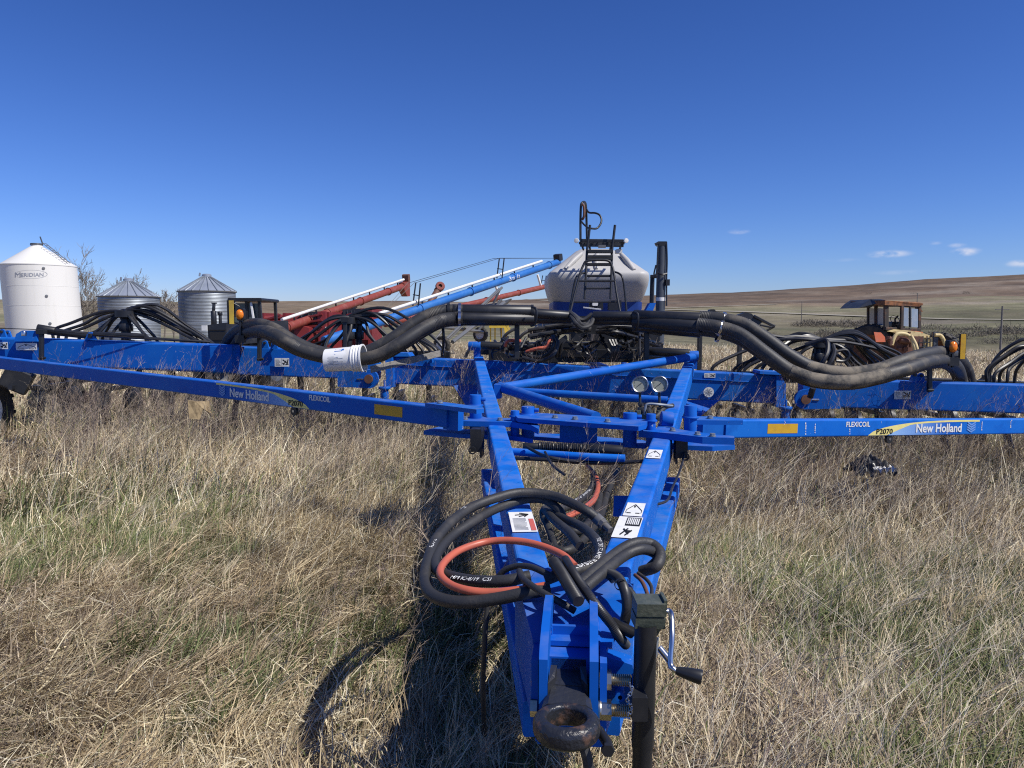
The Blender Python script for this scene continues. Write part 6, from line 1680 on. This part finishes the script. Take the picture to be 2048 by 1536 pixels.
# ================================================================== utility poles
for (x, yt, yb, d, lab) in ((2005, 612, 668, 110, "tall weathered utility pole standing in the valley on the right"), (1604, 603, 620, 420, "small distant utility pole on the pasture by the gravel road"), (1835, 586, 606, 600, "tiny distant utility pole behind the orange tractor")):
    p = W(x, yt, d); g = tz(p.x, p.y)
    t = thing("utility_pole", (p.x, p.y, g), lab, "utility pole")
    mb = MB(); mb.tube([(p.x, p.y, min(g, p.z - 2) - .5), (p.x, p.y, p.z)], [.17 * max(1, d / 300), .12 * max(1, d / 300)], 8); mb.build("pole", M['pole'], t)
    mb = MB(); mb.bar((p.x - 1.0, p.y, p.z - .5), (p.x + 1.0, p.y, p.z - .5), .1, .12, .01); mb.build("crossarm", M['pole'], t)

# ================================================================== bare trees behind the bins
def bare_tree(base, height, seed, label, spread=.55):
    rs = random.Random(seed)
    t = thing("bare_tree", base, label, "tree", "leafless trees behind the bins")
    trunk = MB(); crown = MB()
    def grow(p, dirv, length, r, depth):
        n = 4
        pts = [p]; d = dirv.copy(); rad = [r]
        for k in range(n):
            d = (d + Vector((rs.uniform(-1, 1), rs.uniform(-1, 1), rs.uniform(-.35, .6))) * .16).normalized()
            pts.append(pts[-1] + d * length / n); rad.append(r * (1 - .5 * (k + 1) / n))
        (trunk if depth < 2 else crown).tube(pts, rad, 6 if depth < 2 else 3, 2, False)
        if depth >= 5: return
        kids = (4, 4, 4, 3, 3)[depth]
        for k in range(kids):
            f = rs.uniform(.35, 1.0) if depth else rs.uniform(.28, 1.0)
            i = min(int(f * n), n - 1); q_ = pts[i].lerp(pts[i + 1], f * n - i)
            a = rs.uniform(0, 2 * math.pi); s = spread * rs.uniform(.6, 1.4)
            e = d.orthogonal().normalized(); e = Quaternion(d, a) @ e
            nd = (d * math.cos(s) + e * math.sin(s) + ZV * .12).normalized()
            grow(q_, nd, length * rs.uniform(.52, .80), max(r * (1 - .5 * f) * rs.uniform(.5, .7), .017), depth + 1)
    lean_ = Vector((rs.uniform(-.12, .12), rs.uniform(-.1, .1), 1)).normalized()
    grow(Vector(base) - ZV * .1, lean_, height * .50, height * .020, 0)
    trunk.build("trunk", M['bark'], t); crown.build("crown", M['twig'], t)
    return t
for (x, ytop, d, sd_, lab) in ((172, 512, 66, 3, "bare grey tree just right of the white bin"), (204, 516, 70, 8, "tall bare tree between the white bin and the corrugated bin"), (262, 524, 68, 13, "wide bare tree rising over the near corrugated bin"),
                               (330, 556, 64, 21, "bare tree in the gap between the two corrugated bins"), (238, 560, 62, 34, "low bare tree behind the near corrugated bin"), (350, 585, 60, 41, "low bare thicket tree beside the far corrugated bin"), (185, 575, 60, 55, "low twiggy tree at the foot of the white bin")):
    p = W(x, 690, d); g = tz(p.x, p.y); hgt = W(x, ytop, d).z - g
    bare_tree(Vector((p.x, p.y, g)), hgt * .84, sd_, lab)

# far treeline, brush in the valley: real twiggy masses
def ribbons(p0, p1, w, cols, mat_, name):
    """thin flat stems p0->p1 (n,3), two crossing blades each"""
    n = len(p0); d = p1 - p0
    a = np.cross(d, rng.normal(size=(n, 3))); a /= np.linalg.norm(a, axis=1, keepdims=True) + 1e-9
    a *= (w / 2)[:, None]
    V = np.stack([p0 - a, p0 + a, p1 + a * .45, p1 - a * .45], 1).reshape(-1, 3)
    Q = np.arange(n * 4).reshape(n, 4)
    C = np.repeat(cols, 4, axis=0)
    return np_mesh(name, V, Q, np.zeros((0, 3), int), mat_, C)
def brush(spots, name, label, col_a, col_b, dens=260):
    P0, P1, Wd, Cc = [], [], [], []
    for (x, y, z, rx, ry, h) in spots:
        n = int(dens * max(rx, 1) / 3)
        a = rng.uniform(0, 2 * np.pi, n); q_ = np.sqrt(rng.uniform(0, 1, n))
        bx, by = x + np.cos(a) * q_ * rx, y + np.sin(a) * q_ * ry
        bz = terrain(bx, by, False)
        hh_ = h * (1 - .6 * q_ ** 2) * rng.uniform(.35, 1.05, n)
        zs = rng.uniform(0, .75, n) * hh_
        L_ = hh_ * rng.uniform(.25, .6, n)
        dr = np.stack([rng.normal(0, .6, n), rng.normal(0, .6, n), rng.uniform(.3, 1.1, n)], 1); dr /= np.linalg.norm(dr, axis=1, keepdims=True)
        p0 = np.stack([bx, by, bz + zs], 1); P0.append(p0); P1.append(p0 + dr * L_[:, None]); Wd.append(h * rng.uniform(.025, .065, n)); t = rng.random((n, 1)); Cc.append(np.array(col_a) * (1 - t) + np.array(col_b) * t)
    o = ribbons(np.concatenate(P0), np.concatenate(P1), np.concatenate(Wd), np.concatenate(Cc), M['weed'], name)
    return tag(o, label, None, None, "stuff")
sp = []
for (x0, x1, y0, y1, h, k) in ((1612, 1735, 648, 656, 1.5, 26), (1640, 1735, 668, 690, 1.5, 34), (1848, 1960, 655, 684, 1.4, 30), (1960, 2140, 660, 690, 1.8, 44), (1560, 1640, 684, 692, 1.0, 8), (1420, 1560, 640, 690, .7, 10)):
    for i in range(k):
        if random.random() < .25: continue
        xx = random.uniform(x0, x1); p = hit(xx, random.uniform(y0, y1)); s_ = p.length / 150
        sp.append((p.x, p.y, p.z, random.uniform(1.2, 3.6) * s_, random.uniform(1, 3) * s_, h * s_ * random.uniform(.35, 1.15)))
brush(sp, "brush_thicket", "dark leafless brush thickets in the valley on the right", (.12, .105, .08), (.25, .215, .165), 200)
sp = []
for i in range(30):
    xx = 755 + 138 * (i + random.random() * .8) / 30
    p = hit(xx, 599); s_ = p.length / F; hpx = random.uniform(5, 13) if xx > 800 else random.uniform(3, 8)
    sp.append((p.x, p.y + 3, p.z, 4.5 * s_, 4 * s_, hpx * s_))
for xx, hpx in ((687, 11), (655, 5), (700, 5), (690, 6), (1740, 5), (1830, 4), (1935, 7)):
    yy = 600 if xx < 1000 else 588
    p = hit(xx, yy); s_ = p.length / F; sp.append((p.x, p.y + 3, p.z, 7 * s_, 5 * s_, hpx * s_))
brush(sp, "treeline", "far line of small dark trees on the hill crest", (.035, .036, .026), (.09, .08, .062), 60)

# ================================================================== dry grass
def blades(pos, L, w, az, t1, t2, col, name, label):
    n = len(pos)
    ca, sa = np.cos(az), np.sin(az)
    def stp(t, l):
        return np.stack([np.sin(t) * ca * l, np.sin(t) * sa * l, np.cos(t) * l], 1)
    mid = pos + stp(t1, L * .55); tip = mid + stp(t2, L * .45)
    wa = az + np.pi / 2 + rng.normal(0, .7, n)
    wv = np.stack([np.cos(wa), np.sin(wa), rng.normal(0, .35, n)], 1) * (w / 2)[:, None]
    V = np.stack([pos - wv, pos + wv, mid + wv * .85, mid - wv * .85, tip], 1).reshape(-1, 3)
    i0 = (np.arange(n) * 5)[:, None]
    Q = i0 + np.array([[0, 1, 2, 3]]); T_ = i0 + np.array([[3, 2, 4]])
    C = np.repeat(col, 5, axis=0)
    o = np_mesh(name, V, Q, T_, M['grass'], C)
    return tag(o, label, None, None, "stuff")

STRAW = np.array([[.80, .72, .52], [.68, .585, .40], [.56, .465, .31], [.44, .35, .23], [.25, .195, .13], [.86, .81, .66]])
GREY = np.array([[.46, .375, .285], [.24, .19, .145], [.58, .49, .385]])
GREEN = np.array([[.15, .19, .07], [.20, .235, .10], [.11, .145, .06], [.27, .28, .14]])
def grass_zone(n, r0, r1, a0, a1, name, label, Ls, ws, power=1.0, flat=1.0):
    u = rng.random(n)
    r = np.sqrt(r0 ** 2 + (r1 ** 2 - r0 ** 2) * u) if power == 1 else r0 * (r1 / r0) ** u
    a = np.radians(rng.uniform(a0, a1, n))
    x, y = r * np.sin(a), r * np.cos(a)
    # clumps: pull blades towards tussock centres
    cell = .16 if r1 < 8 else .3
    cxi, cyi = np.floor(x / cell), np.floor(y / cell)
    hx = _tab[(cxi.astype(int) * 7 + 31) % 256, (cyi.astype(int) * 13 + 5) % 256]; hy = _tab[(cyi.astype(int) * 11 + 3) % 256, (cxi.astype(int) * 5 + 77) % 256]
    tx, ty_ = (cxi + hx) * cell, (cyi + hy) * cell
    pull = rng.uniform(0, .65, n)
    x, y = x + (tx - x) * pull, y + (ty_ - y) * pull
    z = terrain(x, y)
    green = fbm(x, y, .9, 3, 200); grey = fbm(x, y, .6, 3, 300); tall = fbm(x, y, .5, 3, 400)
    # combing: a slow swirl, mostly swept to the right
    sw = (fbm(x, y, .45, 2, 500) - .5) * 5.5 + .25
    az = sw + rng.normal(0, 1, n) * 1.15
    under = np.exp(-((y - 8.3) / 2.6) ** 2)       # never trampled or mown round the drill
    near = np.clip((7.0 - r) / 2.0, 0, 1) * (1 - under)
    L = np.minimum(Ls * rng.lognormal(0, .40, n) * (.65 + .85 * tall), 2.0 * Ls) * (1 + 1.0 * under)
    t1 = np.clip(rng.normal(.92 + .32 * near - .14 * under, .36, n), .05, 1.65) * flat
    t2 = np.clip(t1 + rng.normal(.35, .55, n), .1, 1.95)
    mat_h = np.clip(fbm(x, y, 1.6, 3, 820) - .28, 0, 1) * .30      # loose tangled thatch, heaped in tussocks
    z = z + near * mat_h * rng.uniform(0, 1, n) ** .7
    pick = rng.integers(0, len(STRAW), n)
    col = STRAW[pick].copy()
    isg = rng.random(n) < np.clip((grey - .45) * 3.0 + .12, 0, .7)
    col[isg] = GREY[rng.integers(0, 3, isg.sum())]
    gp = np.clip((green - .44) * 4.5, 0, .68) * np.clip(1.5 - r / 14, 0.05, 1) * (1 - .8 * under) + .03
    isgr = rng.random(n) < gp
    col[isgr] = GREEN[rng.integers(0, 4, isgr.sum())]
    L[isgr] *= .85; t1[isgr] *= .7
    col *= rng.uniform(.72, 1.12, (n, 1)) * np.array([1.02, .985, .90]) * (.64 + .76 * fbm(x, y, 1.1, 3, 930))[:, None]
    w = ws * rng.uniform(.6, 1.5, n) * np.where(isgr, 1.3, 1)
    L = np.where((x < -4.4) & (y > 6.5) & (y < 9.6), L * .55, L)
    # nothing grows through the grey tank's wheels or very close to the lens
    return blades(np.stack([x, y, z], 1), L, w, az, t1, t2, col, name, label)
grass_zone(330000, 1.15, 6.4, -52, 52, "dry_grass", "matted straw and grey-brown dry grass with green tufts in the foreground", .13, .0037)
grass_zone(170000, 6.0, 16, -46, 46, "tall_dry_grass", "taller dry straw grass standing round and behind the drill", .19, .0058)
grass_zone(90000, 15, 62, -44, 44, "meadow_grass", "pale straw meadow grass stretching away behind the machines", .26, .017, 2, .8)
# combed swathes: tufts of long stems lying over one another, and fresh green tufts
def tufts(nt_, per, r0, r1, Lr, tr, wr, pal, spread, name, label, mask=None, lift=.03):
    r = np.sqrt(rng.uniform(r0 ** 2, r1 ** 2, nt_)); a = np.radians(rng.uniform(-48, 48, nt_)); x, y = r * np.sin(a), r * np.cos(a)
    if mask is not None:
        k = mask(x, y); x, y = x[k], y[k]
    m = len(x); az0 = (fbm(x, y, .45, 2, 500) - .5) * 5.5 + .25 + rng.normal(0, .7, m); L0 = rng.uniform(*Lr, m); tone = rng.uniform(.7, 1.15, m); pc = rng.integers(0, len(pal), m)
    X = np.repeat(x, per) + rng.normal(0, spread, m * per); Y = np.repeat(y, per) + rng.normal(0, spread, m * per)
    n = m * per; az = np.repeat(az0, per) + rng.normal(0, .32, n); t1 = np.clip(rng.normal(tr, .25, n), .05, 1.6)
    col = pal[np.where(rng.random(n) < .6, np.repeat(pc, per), rng.integers(0, len(pal), n))] * np.repeat(tone, per)[:, None] * rng.uniform(.85, 1.1, (n, 1))
    return blades(np.stack([X, Y, terrain(X, Y) + lift * rng.random(n)], 1), np.repeat(L0, per) * rng.uniform(.6, 1.2, n), rng.uniform(*wr, n), az, t1, np.clip(t1 + rng.normal(.4, .35, n), .2, 1.9), np.clip(col, 0, .88), name, label)
tufts(1700, 44, 1.3, 6.6, (.16, .34), 1.15, (.0026, .0052), STRAW[[0, 1, 2, 3, 3, 4]] * np.array([.97, .93, .84]), .035, "flattened_tufts", "flattened swathes of long straw stems combed over the mat", None, .10)
tufts(2900, 36, 1.3, 7.0, (.09, .20), .62, (.003, .0058), GREEN, .04, "green_tufts", "short fresh green grass tufts among the straw", lambda x, y: (fbm(x, y, .9, 3, 200) + .5 * (fbm(x, y, 2.6, 2, 210) - .5)) > .475, .06)
# broad pale dead leaves lying on the mat
n = 5200
r = np.sqrt(rng.uniform(1.5 ** 2, 6.5 ** 2, n)); a = np.radians(rng.uniform(-45, 45, n)); x, y = r * np.sin(a), r * np.cos(a)
keep = fbm(x, y, .7, 2, 640) > .44; x, y = x[keep], y[keep]; n = len(x)
blades(np.stack([x, y, terrain(x, y) + .05], 1), rng.uniform(.08, .24, n), rng.uniform(.004, .010, n), rng.uniform(0, 6.28, n), rng.uniform(.6, 1.5, n), rng.uniform(1.2, 2.0, n), np.array([.70, .60, .40]) * rng.uniform(.75, 1.1, (n, 1)), "dead_leaves", "broad pale dead grass leaves scattered over the mat")

# ================================================================== branching dry weeds
def weed_proto(seed, h, kind):
    rs = random.Random(seed); S = []
    def br(p, d, L_, w, depth):
        n = 4 if depth == 0 else 3
        q_ = p.copy()
        pts = [q_.copy()]
        for k in range(n):
            d = (d + Vector((rs.gauss(0, 1), rs.gauss(0, 1), rs.gauss(.15, .5))) * (.13 if kind == 0 else .17)).normalized()
            q2 = q_ + d * L_ / n; S.append((q_.copy(), q2.copy(), w * (1 - .18 * k))); q_ = q2; pts.append(q_.copy())
        if depth >= (3 if kind == 0 else 2): return
        kids = (9, 4, 2)[depth] if kind == 0 else (3, 2, 0)[depth]
        for k in range(kids):
            f = rs.uniform(.15 if kind == 0 else .4, .98); i = min(int(f * n), n - 1); o = pts[i].lerp(pts[i + 1], f * n - i)
            e = Quaternion(d, rs.uniform(0, 6.28)) @ d.orthogonal().normalized(); s = rs.uniform(.35, .85)
            br(o, (d * math.cos(s) + e * math.sin(s) + ZV * .15).normalized(), L_ * rs.uniform(.3, .55) * (1.15 - .5 * f if depth == 0 else 1), w * .62, depth + 1)
    br(Vector((0, 0, 0)), Vector((rs.uniform(-.25, .35), rs.uniform(-.2, .2), 1)).normalized(), h, .0055 if kind == 0 else .005, 0)
    return np.array([list(a) + list(b) + [w] for a, b, w in S])
PROTO = [weed_proto(100 + k, 1.0, 0) for k in range(9)]
PROTO2 = [weed_proto(300 + k, 1.0, 1) for k in range(8)]
def scatter_weeds(spots, protos, name, label, pal, wmul=1.0):
    P0, P1, Wd, Cc = [], [], [], []
    for (x, y, h, lean_, laz) in spots:
        pr = protos[random.randrange(len(protos))]
        a = random.uniform(0, 6.28); ca, sa = math.cos(a), math.sin(a)
        Rm = np.array([[ca, -sa, 0], [sa, ca, 0], [0, 0, 1]]) * h
        p0 = pr[:, 0:3] @ Rm.T; p1 = pr[:, 3:6] @ Rm.T
        for p in (p0, p1):
            zc = p[:, 2].copy(); p[:, 0] += math.cos(laz) * lean_ * zc ** 1.3; p[:, 1] += math.sin(laz) * lean_ * zc ** 1.3; p[:, 2] = zc * (1 - .18 * lean_ ** 2)
        z = tz(x, y)
        o = np.array([x, y, z - .01]); P0.append(p0 + o); P1.append(p1 + o); Wd.append(pr[:, 6] * wmul * (.6 + .4 * h))
        c_ = np.array(pal[random.randrange(len(pal))]) * random.uniform(.8, 1.15)
        Cc.append(np.repeat(c_[None], len(pr), 0) * rng.uniform(.85, 1.1, (len(pr), 1)))
    o = ribbons(np.concatenate(P0), np.concatenate(P1), np.concatenate(Wd), np.concatenate(Cc), M['weed'], name)
    return tag(o, label, None, None, "stuff")
PALW = [(.34, .27, .21), (.28, .22, .18), (.42, .34, .25), (.24, .18, .16), (.47, .39, .28)]
sp = []
for k in range(1150):       # tall kochia round and under the drill
    px_ = random.uniform(-150, 2250); d_ = random.uniform(6.2, 10.6)
    if 985 < px_ < 1370 and random.random() < .55: continue
    if px_ < 75 and d_ < 10: continue
    p = W(px_, 760, d_)
    dens = float(fbm(np.array([p.x]), np.array([p.y]), .5, 2, 700)[0])
    if dens < .38: continue
    hmax = (.95 if d_ > 8.6 else .86) if d_ > 7.2 else .60
    sp.append((p.x, p.y, random.uniform(.45, 1.0) * hmax, random.uniform(0, .8), random.gauss(.2, .9)))
for k in range(170):
    px_ = random.choice((random.uniform(100, 960), random.uniform(1385, 2100))); d_ = random.uniform(8.3, 9.3); p = W(px_, 760, d_); sp.append((p.x, p.y, random.uniform(.8, 1.12), random.uniform(0, .45), random.gauss(.3, .7)))
for k in range(60):
    px_ = random.uniform(980, 1330); d_ = random.uniform(9.2, 10.2); p = W(px_, 700, d_); sp.append((p.x, p.y, random.uniform(.8, 1.55), random.uniform(0, .3), random.uniform(0, 6.28)))
for k in range(70):        # inside the drawbar
    a_ = random.uniform(1.2, 6.2); w_ = .1 + a_ * .13; l_ = random.uniform(-w_, w_); p = HM(a_, l_ + .03 * a_, 0); sp.append((p.x, p.y, random.uniform(.25, .6), random.uniform(.2, .9), random.gauss(.3, .8)))
for k in range(90):        # beside the drawbar, and twigs poking through the coiled hoses
    a_ = random.uniform(.2, 5); s = random.choice((-1, 1)); p = HM(a_, s * (.22 + a_ * .11 + abs(random.gauss(0, .35))), 0); sp.append((p.x, p.y, random.uniform(.25, .55), random.uniform(.1, .8), random.gauss(.2, .9)))
for (x_, y_) in ((960, 1100), (1000, 1120), (930, 1130), (1010, 1150), (985, 1090), (1120, 1040), (1100, 1070)):
    p = WZ(x_, y_, .55); sp.append((p.x, p.y, random.uniform(.82, 1.0), .25, .2))
scatter_weeds(sp, PROTO, "dry_weeds", "branching grey-brown dry weeds grown up through the drill", PALW, 1.25)
sp = []
for k in range(1000):       # pale bent stalks; the drill's left wheel stays in view on the right and along the poles
    if k % 3: px_, d_ = random.uniform(1350, 2150), random.uniform(2.0, 7.0)
    else: px_, d_ = random.uniform(60, 930), random.uniform(4.6, 7.5)
    p = W(px_, 768, d_); sp.append((p.x, p.y, random.uniform(.3, .72), random.uniform(.3, 1.25), random.gauss(.55, .55)))
for k in range(70):
    px_, d_ = random.uniform(-100, 1000), random.uniform(1.8, 4.6); p = W(px_, 768, d_); sp.append((p.x, p.y, random.uniform(.2, .42), random.uniform(.3, 1.1), random.gauss(.6, 1.2)))
for (px_, d_, h_) in ((1330, 1.9, .5), (1640, 2.3, .75), (1700, 2.4, .7), (1830, 2.3, .85), (1900, 2.2, .8), (1780, 2.7, .8), (1960, 2.6, .9), (1560, 2.6, .6), (2020, 2.4, .8)):
    p = W(px_, 768, d_); sp.append((p.x, p.y, h_, random.uniform(.2, .6), random.gauss(.6, .5)))
scatter_weeds(sp, PROTO2, "pale_stalks", "long pale bent dry stalks leaning over the grass", [(.66, .57, .40), (.56, .47, .33), (.74, .66, .49), (.50, .40, .29)], .85)
